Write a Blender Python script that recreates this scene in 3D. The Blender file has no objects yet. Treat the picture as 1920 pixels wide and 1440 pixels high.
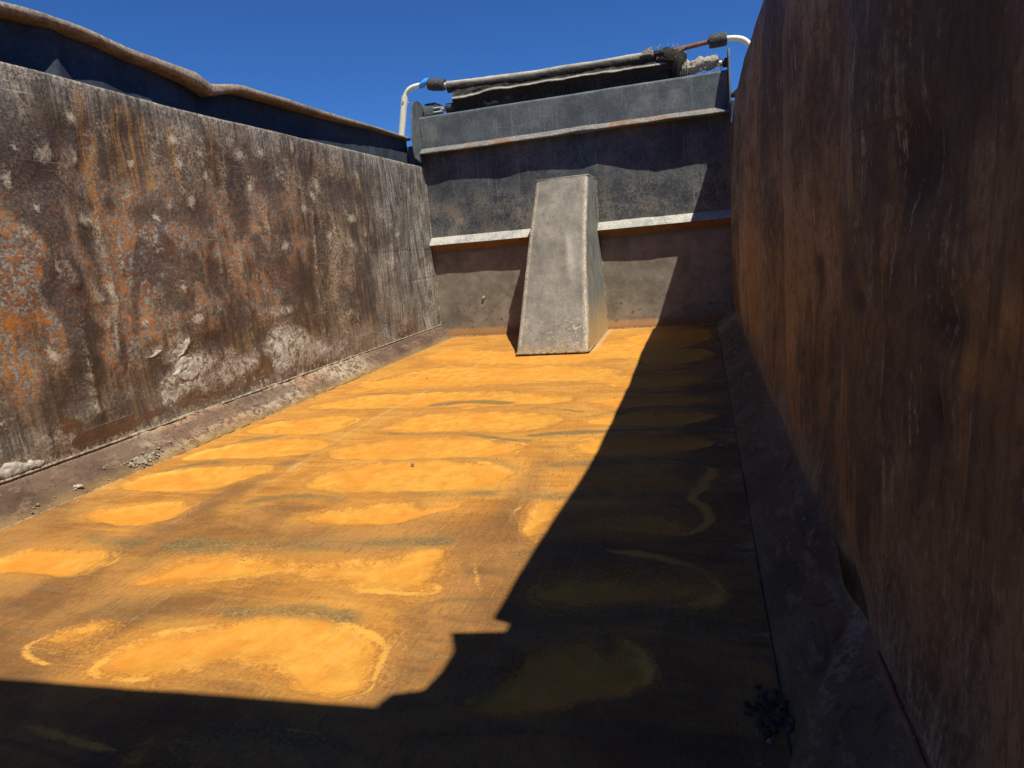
import bpy, bmesh, math, random
import numpy as np
from mathutils import Vector, Matrix

# ------------------------------------------------------------------ camera, sky, sun, exposure
scene = bpy.context.scene
COL = scene.collection
yaw, pitch, roll = 0.2962, -0.2050, -0.0886
fwd = Vector((-math.sin(yaw)*math.cos(pitch), math.cos(yaw)*math.cos(pitch), math.sin(pitch)))
rt0 = Vector((math.cos(yaw), math.sin(yaw), 0)); up0 = rt0.cross(fwd)
rt = rt0*math.cos(roll) + up0*math.sin(roll)
up = up0*math.cos(roll) - rt0*math.sin(roll)
cam_d = bpy.data.cameras.new('camera')
cam_d.sensor_width = 36; cam_d.sensor_fit = 'HORIZONTAL'
cam_d.lens = 36*1213.2/1920
cam_d.clip_start = 0.02; cam_d.clip_end = 3000
cam = bpy.data.objects.new('camera', cam_d); COL.objects.link(cam)
m = Matrix((rt, up, -fwd)).transposed().to_4x4(); m.translation = Vector((0.8686, -4.6165, 0.6181))
cam.matrix_world = m
scene.camera = cam

SUN = Vector((-0.40, 0.34, -1.0)).normalized()          # direction the light travels
world = bpy.data.worlds.new('World'); scene.world = world; world.use_nodes = True
wn = world.node_tree; wn.nodes.clear()
sky = wn.nodes.new('ShaderNodeTexSky'); sky.sky_type = 'NISHITA'; sky.sun_disc = False
sky.sun_elevation = math.asin(-SUN.z); sky.sun_rotation = math.atan2(-SUN.x, -SUN.y)
sky.altitude = 2600; sky.air_density = 1.0; sky.dust_density = 0.0; sky.ozone_density = 5.0
bg = wn.nodes.new('ShaderNodeBackground'); bg.inputs[1].default_value = 0.053
wo = wn.nodes.new('ShaderNodeOutputWorld')
tint = wn.nodes.new('ShaderNodeMix'); tint.data_type = 'RGBA'; tint.blend_type = 'MULTIPLY'
ti = {i.identifier: i for i in tint.inputs}; ti['Factor_Float'].default_value = 1; ti['B_Color'].default_value = (.48, .93, 1.50, 1)   # deep clear desert sky
wn.links.new(sky.outputs[0], ti['A_Color']); wn.links.new([o for o in tint.outputs if o.identifier == 'Result_Color'][0], bg.inputs[0]); wn.links.new(bg.outputs[0], wo.inputs[0])
sd = bpy.data.lights.new('sun', 'SUN'); sd.energy = 5.0; sd.angle = math.radians(0.5); sd.color = (1.0, 0.955, 0.80)
so = bpy.data.objects.new('sun', sd); COL.objects.link(so)
so.rotation_euler = SUN.to_track_quat('-Z', 'Y').to_euler(); so.location = (3, -3, 8)
scene.view_settings.view_transform = 'Standard'; scene.view_settings.look = 'None'
scene.view_settings.exposure = 0.5; scene.view_settings.gamma = 1
scene.cycles.max_bounces = 6; scene.cycles.diffuse_bounces = 4

# ------------------------------------------------------------------ measured marks on the metal, plus a painted glow (metres)
POOLS = [(1, 0.05, [(-0.137, -3.911), (-0.128, -3.835), (-0.006, -3.751), (0.062, -3.688), (0.132, -3.688), (0.235, -3.709), (0.327, -3.752), (0.354, -3.792), (0.361, -3.841), (0.389, -3.895), (0.358, -3.917), (0.277, -3.902), (0.112, -3.865), (0.018, -3.9), (-0.088, -3.924)]), (0.95, 0.05, [(-0.281, -3.532), (-0.231, -3.487), (-0.087, -3.486), (0.022, -3.524), (0.185, -3.494), (0.258, -3.437), (0.324, -3.43), (0.362, -3.541), (0.37, -3.6), (0.239, -3.617), (0.111, -3.581), (0.003, -3.572), (-0.094, -3.617), (-0.231, -3.645), (-0.314, -3.633)]), (0.9, 0.05, [(-0.815, -3.604), (-0.787, -3.573), (-0.744, -3.526), (-0.62, -3.528), (-0.516, -3.517), (-0.442, -3.563), (-0.441, -3.612), (-0.499, -3.667), (-0.635, -3.647), (-0.735, -3.659)]), (1, 0.04, [(-0.779, -3.387), (-0.779, -3.278), (-0.655, -3.211), (-0.567, -3.193), (-0.48, -3.238), (-0.469, -3.31), (-0.537, -3.35), (-0.586, -3.397)]), (0.95, 0.04, [(-0.129, -3.3), (-0.05, -3.226), (0.073, -3.163), (0.148, -3.159), (0.192, -3.225), (0.269, -3.203), (0.311, -3.159), (0.274, -3.251), (0.171, -3.306), (0.097, -3.328), (-0.028, -3.339)]), (1, 0.05, [(-0.925, -3.096), (-0.846, -2.97), (-0.667, -2.901), (-0.448, -2.915), (-0.406, -3.002), (-0.504, -3.053), (-0.507, -3.119), (-0.712, -3.152), (-0.856, -3.152)]), (1, 0.05, [(-0.285, -3.094), (-0.292, -2.974), (-0.182, -2.872), (0.119, -2.849), (0.292, -2.907), (0.335, -2.971), (0.283, -3.076), (0.081, -3.114), (-0.185, -3.114)]), (1, 0.06, [(-0.912, -2.851), (-0.847, -2.71), (-0.602, -2.599), (-0.411, -2.613), (-0.385, -2.796), (-0.562, -2.844), (-0.824, -2.872)]), (1, 0.06, [(-0.351, -2.85), (-0.355, -2.708), (-0.159, -2.602), (0.117, -2.586), (0.287, -2.647), (0.338, -2.704), (0.263, -2.811), (0.084, -2.85), (-0.247, -2.858)]), (1, 0.06, [(-0.953, -2.553), (-0.849, -2.385), (-0.614, -2.269), (-0.436, -2.319), (-0.449, -2.51), (-0.616, -2.578)]), (1, 0.06, [(-0.33, -2.561), (-0.289, -2.325), (-0.04, -2.255), (0.254, -2.287), (0.372, -2.353), (0.343, -2.492), (0.111, -2.566), (-0.178, -2.563)]), (0.9, 0.08, [(-0.92, -2.209), (-0.791, -1.97), (-0.495, -1.888), (-0.125, -1.87), (0.341, -1.968), (0.375, -2.154), (-0.009, -2.215), (-0.507, -2.186)]), (0.85, 0.1, [(-0.886, -1.908), (-0.855, -1.402), (-0.43, -1.164), (0.501, -1.336), (0.553, -1.837), (-0.145, -1.813), (-0.673, -1.872)]), (0.9, 0.12, [(-0.874, -1.082), (-0.82, -0.508), (-0.264, -0.847), (0.292, -0.588), (0.554, -0.079), (0.956, -0.148), (0.9, -0.658), (0.571, -1.2), (0.009, -1.393)]), (0.95, 0.04, [(0.439, -2.687), (0.46, -2.619), (0.594, -2.573), (0.797, -2.593), (0.892, -2.649), (0.861, -2.752), (0.65, -2.789), (0.507, -2.781)]), (0.9, 0.05, [(0.458, -2.393), (0.635, -2.253), (0.863, -2.303), (0.915, -2.376), (0.794, -2.49), (0.488, -2.463)]), (0.85, 0.05, [(0.381, -2.066), (0.864, -2.08), (0.892, -2.166), (0.633, -2.229), (0.453, -2.242)]), (0.8, 0.06, [(0.321, -1.575), (0.865, -1.656), (0.897, -1.826), (0.606, -1.925), (0.394, -1.872)]), (0.8, 0.06, [(0.459, -0.924), (0.896, -0.943), (0.904, -1.341), (0.568, -1.485)]), (0.75, 0.05, [(0.466, -3.338), (0.463, -3.205), (0.514, -3.063), (0.562, -3.097), (0.553, -3.259), (0.526, -3.359)]), (0.9, 0.05, [(0.529, -3.551), (0.624, -3.509), (0.744, -3.505), (0.867, -3.48), (0.903, -3.514), (0.879, -3.57), (0.751, -3.591), (0.644, -3.619), (0.568, -3.624)]), (0.75, 0.07, [(0.567, -3.328), (0.619, -3.209), (0.714, -3.17), (0.802, -3.224), (0.826, -3.304), (0.729, -3.334)]), (0.6, 0.06, [(0.619, -3.019), (0.668, -2.958), (0.753, -2.974), (0.789, -3.029), (0.732, -3.076), (0.653, -3.073)]), (0.9, 0.05, [(0.542, -3.84), (0.581, -3.744), (0.624, -3.701), (0.685, -3.7), (0.725, -3.749), (0.73, -3.686), (0.761, -3.703), (0.79, -3.752), (0.795, -3.793), (0.758, -3.833), (0.673, -3.86), (0.544, -3.891), (0.499, -3.879)]), (0.9, 0.02, [(0.122, -4.048), (0.139, -4.034), (0.144, -4.013), (0.151, -4.036), (0.149, -4.053)]), (0.6, 0.04, [(-0.311, -3.879), (-0.286, -3.817), (-0.167, -3.774), (-0.187, -3.836), (-0.158, -3.893)]), (0.5, 0.05, [(0.17, -4.028), (0.223, -3.999), (0.332, -3.984), (0.384, -4.026), (0.25, -4.051)])]  # strength, softness, outline (x, y) on the floor
RIMS = [(0.018, 1, [(0.19, -3.707), (0.258, -3.731), (0.322, -3.753), (0.353, -3.788), (0.361, -3.841), (0.386, -3.89), (0.358, -3.917)]), (0.01, 0.8, [(-0.279, -3.79), (-0.307, -3.862), (-0.291, -3.896), (-0.213, -3.916), (-0.149, -3.92)]), (0.012, 0.8, [(0.403, -3.446), (0.427, -3.533), (0.462, -3.589), (0.493, -3.621)]), (0.01, 0.7, [(-0.544, -3.176), (-0.481, -3.227), (-0.445, -3.298)]), (0.012, 0.8, [(0.28, -2.893), (0.34, -2.971), (0.315, -3.034), (0.283, -3.076)]), (0.014, 0.8, [(0.316, -3.151), (0.274, -3.196), (0.26, -3.252)]), (0.018, 1, [(0.708, -2.835), (0.775, -2.86), (0.832, -2.885)]), (0.04, 1, [(0.832, -2.889), (0.887, -2.916), (0.866, -3.007), (0.816, -3.098), (0.847, -3.145), (0.87, -3.219), (0.837, -3.298), (0.783, -3.316)]), (0.026, 1, [(0.638, -3.373), (0.671, -3.408), (0.736, -3.417), (0.819, -3.437), (0.872, -3.468)]), (0.044, 1, [(0.867, -3.47), (0.894, -3.506), (0.889, -3.543), (0.857, -3.573), (0.796, -3.588)]), (0.012, 0.6, [(0.526, -3.359), (0.455, -3.365), (0.432, -3.284), (0.456, -3.121)]), (0.05, 1, [(0.726, -3.694), (0.762, -3.716), (0.782, -3.753), (0.776, -3.796)]), (0.015, 0.9, [(-0.138, -4.042), (-0.059, -4.03), (0.028, -4.044), (0.126, -4.048)]), (0.014, 0.9, [(0.296, -3.981), (0.355, -3.967), (0.386, -3.979)]), (0.012, 0.7, [(0.324, -3.43), (0.361, -3.53), (0.369, -3.597)]), (0.008, 0.7, [(-0.866, -3.323), (-0.787, -3.178), (-0.575, -3.173)]), (0.01, 0.6, [(0.535, -2.942), (0.506, -3.025), (0.525, -3.117), (0.587, -3.163)])]
DARKS = [(0.045, 0.9, [(-0.004, -3.725), (0.069, -3.696), (0.169, -3.692), (0.233, -3.706)]), (0.05, 1, [(-0.365, -3.459), (-0.179, -3.46), (0.026, -3.448), (0.175, -3.425), (0.31, -3.411)]), (0.05, 0.8, [(-0.634, -3.465), (-0.497, -3.481)]), (0.04, 0.8, [(-0.327, -3.209), (-0.221, -3.163), (-0.087, -3.163)]), (0.04, 0.8, [(0.086, -3.125), (0.229, -3.135), (0.345, -3.128)]), (0.04, 0.6, [(-0.584, -2.899), (-0.428, -2.915)]), (0.05, 0.6, [(0.168, -2.838), (0.266, -2.875), (0.331, -2.928)]), (0.05, 1, [(0.463, -2.888), (0.611, -2.851), (0.804, -2.86), (0.874, -2.875)]), (0.05, 0.8, [(0.461, -3.138), (0.578, -3.113), (0.709, -3.112), (0.797, -3.099)]), (0.05, 0.8, [(0.507, -3.423), (0.604, -3.401), (0.717, -3.435), (0.819, -3.456)]), (0.06, 0.8, [(0.558, -3.726), (0.629, -3.685), (0.708, -3.682), (0.722, -3.722)]), (0.09, 1, [(0.578, -3.661), (0.683, -3.63), (0.84, -3.617), (0.922, -3.643)]), (0.03, 0.7, [(-0.264, -2.562), (0.117, -2.586), (0.301, -2.63)]), (0.03, 0.9, [(0.304, -2.569), (0.571, -2.529), (0.894, -2.536)]), (0.03, 0.7, [(0.24, -2.23), (0.419, -2.28)]), (0.035, 1, [(0.595, -2.25), (0.787, -2.223), (0.918, -2.247)]), (0.03, 1, [(0.615, -2.022), (0.904, -2.021)]), (0.03, 0.9, [(0.6, -1.567), (0.913, -1.542)]), (0.06, 0.9, [(-0.213, -2.113), (-0.112, -2.055), (0.073, -2.106)]), (0.03, 0.6, [(-0.244, -1.685), (0.083, -1.69), (0.352, -1.758)]), (0.03, 0.5, [(-0.695, -2.221), (-0.507, -2.186)]), (0.03, 0.5, [(-0.438, -2.841), (-0.266, -2.859)]), (0.03, 0.5, [(-1.012, -2.574), (-0.917, -2.596)]), (0.09, 0.35, [(0.911, -1.663), (0.912, -2.775), (0.922, -3.295), (0.928, -3.671)]), (0.07, 0.8, [(0.499, -3.791), (0.513, -3.851)]), (0.08, 0.8, [(0.236, -4.035), (0.297, -4.005), (0.38, -4.008)])]
SPOTS = [(-2.988, 1.027, 0.022, 0.024), (-2.744, 1.143, 0.024, 0.021), (-2.854, 1.156, 0.018, 0.019), (-3.087, 1.033, 0.01, 0.009), (-3.126, 0.941, 0.017, 0.018), (-2.93, 0.947, 0.015, 0.023), (-2.536, 1.132, 0.013, 0.019), (-2.446, 1.139, 0.019, 0.016), (-2.442, 1.06, 0.017, 0.024), (-2.304, 1.1, 0.015, 0.013), (-2.877, 0.837, 0.028, 0.017), (-3.112, 0.786, 0.013, 0.019), (-2.678, 0.92, 0.017, 0.017), (-2.832, 0.802, 0.019, 0.011), (-3.03, 0.674, 0.014, 0.023), (-2.52, 0.889, 0.013, 0.014), (-2.396, 0.914, 0.023, 0.017), (-2.582, 0.848, 0.013, 0.01), (-2.763, 0.698, 0.011, 0.016), (-2.604, 0.731, 0.018, 0.012), (-2.836, 0.582, 0.011, 0.05), (-2.894, 0.58, 0.024, 0.028), (-2.536, 0.582, 0.016, 0.018), (-1.85, 0.723, 0.03, 0.015), (-1.608, 0.909, 0.029, 0.021), (-1.49, 0.981, 0.031, 0.025), (-2.882, 0.486, 0.014, 0.011), (-2.875, 0.402, 0.017, 0.018), (-2.719, 0.474, 0.019, 0.011), (-3.111, 0.419, 0.012, 0.029), (-3.003, 0.359, 0.011, 0.058), (-2.491, 0.458, 0.026, 0.017), (-2.357, 0.472, 0.016, 0.017), (-3.3, 0.246, 0.013, 0.013), (-1.616, 1.019, 0.038, 0.027), (-1.494, 0.986, 0.041, 0.025), (-1.438, 1.044, 0.021, 0.039), (-1.612, 0.908, 0.029, 0.024), (-1.075, 0.911, 0.039, 0.025), (-1.166, 0.869, 0.049, 0.027), (-1.228, 0.906, 0.03, 0.027), (-0.759, 0.893, 0.052, 0.03), (-2.111, 1.175, 0.028, 0.023), (-1.913, 1.149, 0.032, 0.024), (-1.647, 1.216, 0.023, 0.031), (-2.055, 1.127, 0.033, 0.023), (-1.231, 0.719, 0.054, 0.015), (-1.007, 0.683, 0.034, 0.019), (-1.951, 0.806, 0.02, 0.017), (-2.441, 0.956, 0.02, 0.014), (-2.295, 1.018, 0.019, 0.017), (-3.065, 0.865, 0.01, 0.013), (-2.647, 1.045, 0.012, 0.017), (-1.805, 1.056, 0.021, 0.023), (-2.017, 0.993, 0.019, 0.019), (-2.222, 0.871, 0.017, 0.015), (-1.403, 0.78, 0.033, 0.02), (-0.616, 0.777, 0.04, 0.021)]  # pale worn dents on the left wall: y, z, half length, half height
RIDGES = [[(-2.836, 0.811), (-2.829, 0.714), (-2.829, 0.568), (-2.866, 0.331)], [(-2.293, 0.783), (-2.285, 0.651), (-2.283, 0.505)], [(-2.144, 0.713), (-2.144, 0.503), (-2.158, 0.189)], [(-1.53, 0.889), (-1.567, 0.56), (-1.59, 0.279)], [(-3.025, 0.45), (-3.001, 0.376), (-3.009, 0.216)], [(-2.996, 0.719), (-2.989, 0.635)], [(-1.005, 1.118), (-0.993, 0.904), (-0.981, 0.778)], [(-2.856, 1.148), (-2.872, 1.023)], [(-0.676, 0.979), (-0.712, 0.573)]]
OCHRE = [[(-2.813, 1.229), (-2.832, 0.976)], [(-2.659, 1.222), (-2.679, 1.006)], [(-2.614, 1.221), (-2.639, 0.963)], [(-2.577, 1.209), (-2.585, 0.957)], [(-2.785, 1.1), (-2.847, 0.785)], [(-2.211, 1.226), (-2.242, 1.043)], [(-2.682, 1.218), (-2.693, 1.022)], [(-2.444, 1.182), (-2.462, 1.005)], [(-2.638, 1.217), (-2.658, 0.98)], [(-0.986, 1.12), (-0.981, 0.778)], [(-3.142, 0.55), (-3.178, 0.377)], [(-3.216, 0.575), (-3.264, 0.364)], [(-2.823, 1.227), (-2.847, 1.092)]]
ORANGE = [((-3.193, 0.541), 0.18, 0.15, 1), ((-3.028, 0.587), 0.13, 0.17, 0.7), ((-3.241, 0.407), 0.13, 0.15, 0.6), ((-2.601, 0.745), 0.25, 0.1, 1), ((-2.703, 0.633), 0.23, 0.15, 0.7), ((-2.753, 0.803), 0.12, 0.12, 0.5), ((-2.816, 0.977), 0.04, 0.23, 0.7), ((-2.516, 0.662), 0.17, 0.12, 0.6), ((-2.279, 0.651), 0.14, 0.13, 0.7), ((-1.848, 0.731), 0.33, 0.08, 0.8), ((-1.935, 0.558), 0.26, 0.12, 0.6), ((-1.552, 0.615), 0.16, 0.12, 0.4), ((-2.669, 0.474), 0.21, 0.1, 0.4), ((-3.007, 0.448), 0.12, 0.12, 0.4), ((-2.835, 0.382), 0.14, 0.13, 0.6), ((-3.027, 0.737), 0.11, 0.08, 0.8), ((-2.38, 0.503), 0.16, 0.04, 0.9), ((-1.987, 1.111), 0.08, 0.08, 0.5), ((-1.926, 0.903), 0.21, 0.12, 0.6), ((-3.14, 0.693), 0.1, 0.12, 0.7)]
DARKDENTS = [((-2.874, 0.785), 0.05, 0.09, 1), ((-3.038, 0.622), 0.05, 0.1, 0.9), ((-3.145, 0.47), 0.07, 0.12, 0.6), ((-2.865, 0.572), 0.04, 0.08, 0.6), ((-2.322, 0.609), 0.08, 0.1, 1), ((-2.378, 0.867), 0.12, 0.1, 0.7), ((-1.764, 0.546), 0.19, 0.12, 0.8), ((-3.048, 0.28), 0.11, 0.1, 0.7), ((-2.848, 0.422), 0.04, 0.1, 0.8), ((-2.461, 0.985), 0.12, 0.12, 0.5), ((-3.015, 0.93), 0.11, 0.08, 0.8), ((-2.851, 1.075), 0.06, 0.1, 0.7), ((-2.0, 0.312), 0.17, 0.06, 0.6), ((-1.888, 1.049), 0.13, 0.12, 0.7), ((-1.286, 1.011), 0.24, 0.12, 0.7), ((-1.596, 0.45), 0.16, 0.1, 0.6), ((-2.419, 0.354), 0.13, 0.05, 0.8), ((-2.647, 1.135), 0.07, 0.08, 0.5), ((-0.878, 0.647), 0.22, 0.12, 0.5), ((-3.274, 0.335), 0.09, 0.12, 0.5), ((-2.571, 0.862), 0.11, 0.06, 0.6)]
PEEL = [[(-2.664, 0.342), (-2.613, 0.385), (-2.543, 0.39), (-2.547, 0.342), (-2.588, 0.322), (-2.419, 0.291), (-2.495, 0.235), (-2.538, 0.218), (-2.471, 0.151), (-2.609, 0.184), (-2.701, 0.144), (-2.739, 0.195), (-2.683, 0.264), (-2.638, 0.286)], [(-2.751, 0.344), (-2.715, 0.371), (-2.664, 0.372), (-2.681, 0.347), (-2.728, 0.34)], [(-3.366, 0.141), (-3.243, 0.138), (-3.209, 0.104), (-3.239, 0.086), (-3.375, 0.104)], [(-2.052, 0.345), (-1.94, 0.381), (-1.823, 0.326), (-1.655, 0.231), (-1.456, 0.17), (-1.684, 0.123), (-2.005, 0.133), (-2.077, 0.173)], [(-2.446, 0.247), (-2.305, 0.289), (-2.207, 0.26), (-2.108, 0.204), (-2.34, 0.156), (-2.441, 0.144)], [(-2.087, 0.436), (-1.879, 0.451), (-1.865, 0.418), (-2.058, 0.396)]]  # flaking white paint: y, z outlines
BROWN = [[(-2.688, 0.141), (-2.648, 0.194), (-2.411, 0.137), (-2.222, 0.202), (-2.042, 0.23), (-2.048, 0.129), (-2.348, 0.122), (-2.677, 0.132)], [(-3.122, 0.133), (-3.088, 0.157), (-2.999, 0.158), (-2.683, 0.16), (-2.677, 0.132), (-3.051, 0.11)], [(-3.136, 0.224), (-3.065, 0.213), (-3.055, 0.174), (-3.146, 0.184)], [(-2.322, 0.222), (-2.096, 0.252), (-2.038, 0.165), (-2.307, 0.148)]]
FILLET_PALE = [[-3.322, -3.072], [-2.857, -2.557], [-2.392, -2.091]]
RWALL_TOP = [(0, 1.262), (-0.2, 1.262), (-0.377, 1.271), (-0.589, 1.325), (-1.107, 1.334), (-1.463, 1.322), (-1.859, 1.302), (-2.204, 1.291), (-4.6, 1.3)]
RDENTS = [(-3.864, 0.67, 0.046, 0.051, 1), (-3.508, 0.628, 0.032, 0.047, 0.8), (-3.396, 0.596, 0.03, 0.053, 0.9), (-2.524, 0.948, 0.058, 0.203, 0.9), (-3.105, 0.929, 0.098, 0.091, 0.8), (-3.941, 0.516, 0.028, 0.029, 0.8), (-3.699, 0.571, 0.027, 0.02, 0.7), (-3.921, 0.424, 0.013, 0.031, 0.9), (-3.744, 0.522, 0.02, 0.019, 0.7), (-3.108, 0.818, 0.072, 0.041, 0.6), (-3.258, 0.536, 0.031, 0.04, 0.7), (-4.127, 0.436, 0.022, 0.073, 0.8), (-4.055, 0.495, 0.014, 0.016, 0.6), (-2.717, 0.621, 0.061, 0.084, 0.6), (-4.082, 0.62, 0.031, 0.005, 0.6)]
RGLOW = [[(-3.596, 0.489), (-3.796, 0.49), (-3.944, 0.489), (-3.999, 0.488)], [(-2.94, 0.406), (-3.036, 0.357)], [(-3.194, 0.426), (-3.297, 0.378)], [(-4.017, 0.531), (-4.112, 0.536)]]  # warm reflected light on the right wall, painted into its colour
MUD_FLOOR = (0.937, -3.824, 0.0)
MUD_FIL = (-0.981, -2.941, 0.023)
MUD_FIL2 = (-0.981, -3.189, 0.022)
CRUST1 = [(-2.664, 0.27), (-2.626, 0.283), (-2.629, 0.321), (-2.563, 0.313), (-2.532, 0.264), (-2.538, 0.218), (-2.612, 0.228), (-2.674, 0.272)]
CRUST2 = [(-2.752, 0.342), (-2.722, 0.362), (-2.679, 0.375), (-2.665, 0.369), (-2.685, 0.348), (-2.727, 0.341)]
CRUST3 = [(-3.389, 0.109), (-3.368, 0.133), (-3.251, 0.138), (-3.212, 0.116), (-3.211, 0.098), (-3.254, 0.092), (-3.348, 0.097)]
CRUST4 = [(-2.633, 0.326), (-2.595, 0.35), (-2.58, 0.388), (-2.551, 0.392), (-2.544, 0.374), (-2.58, 0.342), (-2.614, 0.318)]
W = 1.067          # half width between the side walls
WF = 0.954         # half width of the flat floor
HG = 0.096         # height of the sloping corner plates

# ------------------------------------------------------------------ numeric noise
def _h(i, j, s):
    n = (i.astype(np.int64)*374761393 + j.astype(np.int64)*668265263 + s*1442695041) & 0xffffffff
    n = ((n ^ (n >> 13))*1274126177) & 0xffffffff
    n = n ^ (n >> 16)
    return (n & 0xffff)/65535.0
def vn(x, y, s=0):
    x = np.asarray(x, float); y = np.asarray(y, float)
    i = np.floor(x); j = np.floor(y); fx = x-i; fy = y-j
    fx = fx*fx*(3-2*fx); fy = fy*fy*(3-2*fy)
    a = _h(i, j, s); b = _h(i+1, j, s); c = _h(i, j+1, s); d = _h(i+1, j+1, s)
    return (a+(b-a)*fx)*(1-fy) + (c+(d-c)*fx)*fy
def fbm(x, y, s=0, o=4):
    t = 0; a = 0.5; f = 1
    for k in range(o):
        t = t + a*vn(x*f, y*f, s+k*17); a *= 0.5; f *= 2.03
    return t/(1-0.5**o)      # about 0..1
def sstep(a, b, x):
    t = np.clip((x-a)/(b-a), 0, 1); return t*t*(3-2*t)
def seg_dist(px, py, pts, closed=False):
    P = list(pts); P = P+[P[0]] if closed else P
    d = np.full(px.shape, 1e9)
    for (ax, ay), (bx, by) in zip(P[:-1], P[1:]):
        vx, vy = bx-ax, by-ay; L = vx*vx+vy*vy+1e-12
        t = np.clip(((px-ax)*vx+(py-ay)*vy)/L, 0, 1)
        d = np.minimum(d, np.hypot(px-ax-t*vx, py-ay-t*vy))
    return d
def inside(px, py, pts):
    r = np.zeros(px.shape, bool); n = len(pts)
    for k in range(n):
        ax, ay = pts[k]; bx, by = pts[(k+1) % n]
        if ay == by: continue
        c = ((ay > py) != (by > py)) & (px < (bx-ax)*(py-ay)/(by-ay)+ax)
        r ^= c
    return r
def smooth_pts(pts, closed=False, n=2):
    P = [tuple(p) for p in pts]
    for _ in range(n):
        Q = []; m_ = len(P)
        for k in range(m_ if closed else m_-1):
            a = P[k]; b = P[(k+1) % m_]
            Q.append(tuple(.75*u+.25*v for u, v in zip(a, b))); Q.append(tuple(.25*u+.75*v for u, v in zip(a, b)))
        if not closed: Q = [P[0]]+Q+[P[-1]]
        P = Q
    return P
def sdist(px, py, poly):          # positive inside
    poly = smooth_pts(poly, True, 2)
    out = np.full(px.shape, -1.0)
    xs = [p[0] for p in poly]; ys = [p[1] for p in poly]
    k = (px > min(xs)-.25) & (px < max(xs)+.25) & (py > min(ys)-.25) & (py < max(ys)+.25)
    if k.any():
        d = seg_dist(px[k], py[k], poly, True); out[k] = np.where(inside(px[k], py[k], poly), d, -d)
    return out
def line_mask(px, py, pts, w):
    pts = smooth_pts(pts, False, 2)
    out = np.zeros(px.shape)
    xs = [p[0] for p in pts]; ys = [p[1] for p in pts]; wa = np.broadcast_to(np.asarray(w, float), px.shape); e = 4*wa.max()
    k = (px > min(xs)-e) & (px < max(xs)+e) & (py > min(ys)-e) & (py < max(ys)+e)
    if k.any(): out[k] = np.exp(-(seg_dist(px[k], py[k], pts)/wa[k])**2)
    return out

# ------------------------------------------------------------------ objects
def link(o, parent=None):
    COL.objects.link(o)
    if parent is not None: o.parent = parent
    return o
def tag(o, label=None, cat=None, group=None, kind=None):
    if label: o['label'] = label
    if cat: o['category'] = cat
    if group: o['group'] = group
    if kind: o['kind'] = kind
    return o
def empty(name, loc, label, cat, group=None):
    o = bpy.data.objects.new(name, None); o.location = loc; link(o); o.empty_display_size = .1
    return tag(o, label, cat, group)
def mesh_obj(name, verts, faces, mat, parent=None, smooth=True, attrs=None, loc=None):
    me = bpy.data.meshes.new(name)
    V = np.asarray(verts, float).reshape(-1, 3)
    if loc is None and parent is not None: loc = parent.location
    if loc is not None: V = V - np.array(loc)
    me.from_pydata(V.tolist(), [], [tuple(int(i) for i in f) for f in faces])
    if smooth: me.polygons.foreach_set('use_smooth', [True]*len(me.polygons))
    if attrs:
        for k, a in attrs.items():
            at = me.attributes.new(k, 'FLOAT', 'POINT'); at.data.foreach_set('value', np.asarray(a, np.float32).ravel())
    me.materials.append(mat); me.update()
    o = bpy.data.objects.new(name, me); link(o, parent)
    if parent is None and loc is not None: o.location = loc
    return o
def grid_faces(nu, nv, close_u=False):
    F = []
    iu = np.arange(nu if close_u else nu-1); jv = np.arange(nv-1)
    I, J = np.meshgrid(iu, jv, indexing='ij'); I2 = (I+1) % nu
    F = np.stack([I*nv+J, I2*nv+J, I2*nv+J+1, I*nv+J+1], -1).reshape(-1, 4)
    return F
def grid(name, X, Y, Z, mat, parent=None, attrs=None, flip=False, close_u=False, loc=None, drop=None):
    nu, nv = X.shape
    F = grid_faces(nu, nv, close_u)
    if flip: F = F[:, ::-1]
    if drop is not None: F = F[~drop(F)]
    return mesh_obj(name, np.stack([X, Y, Z], -1), F, mat, parent, True, attrs, loc)
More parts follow.
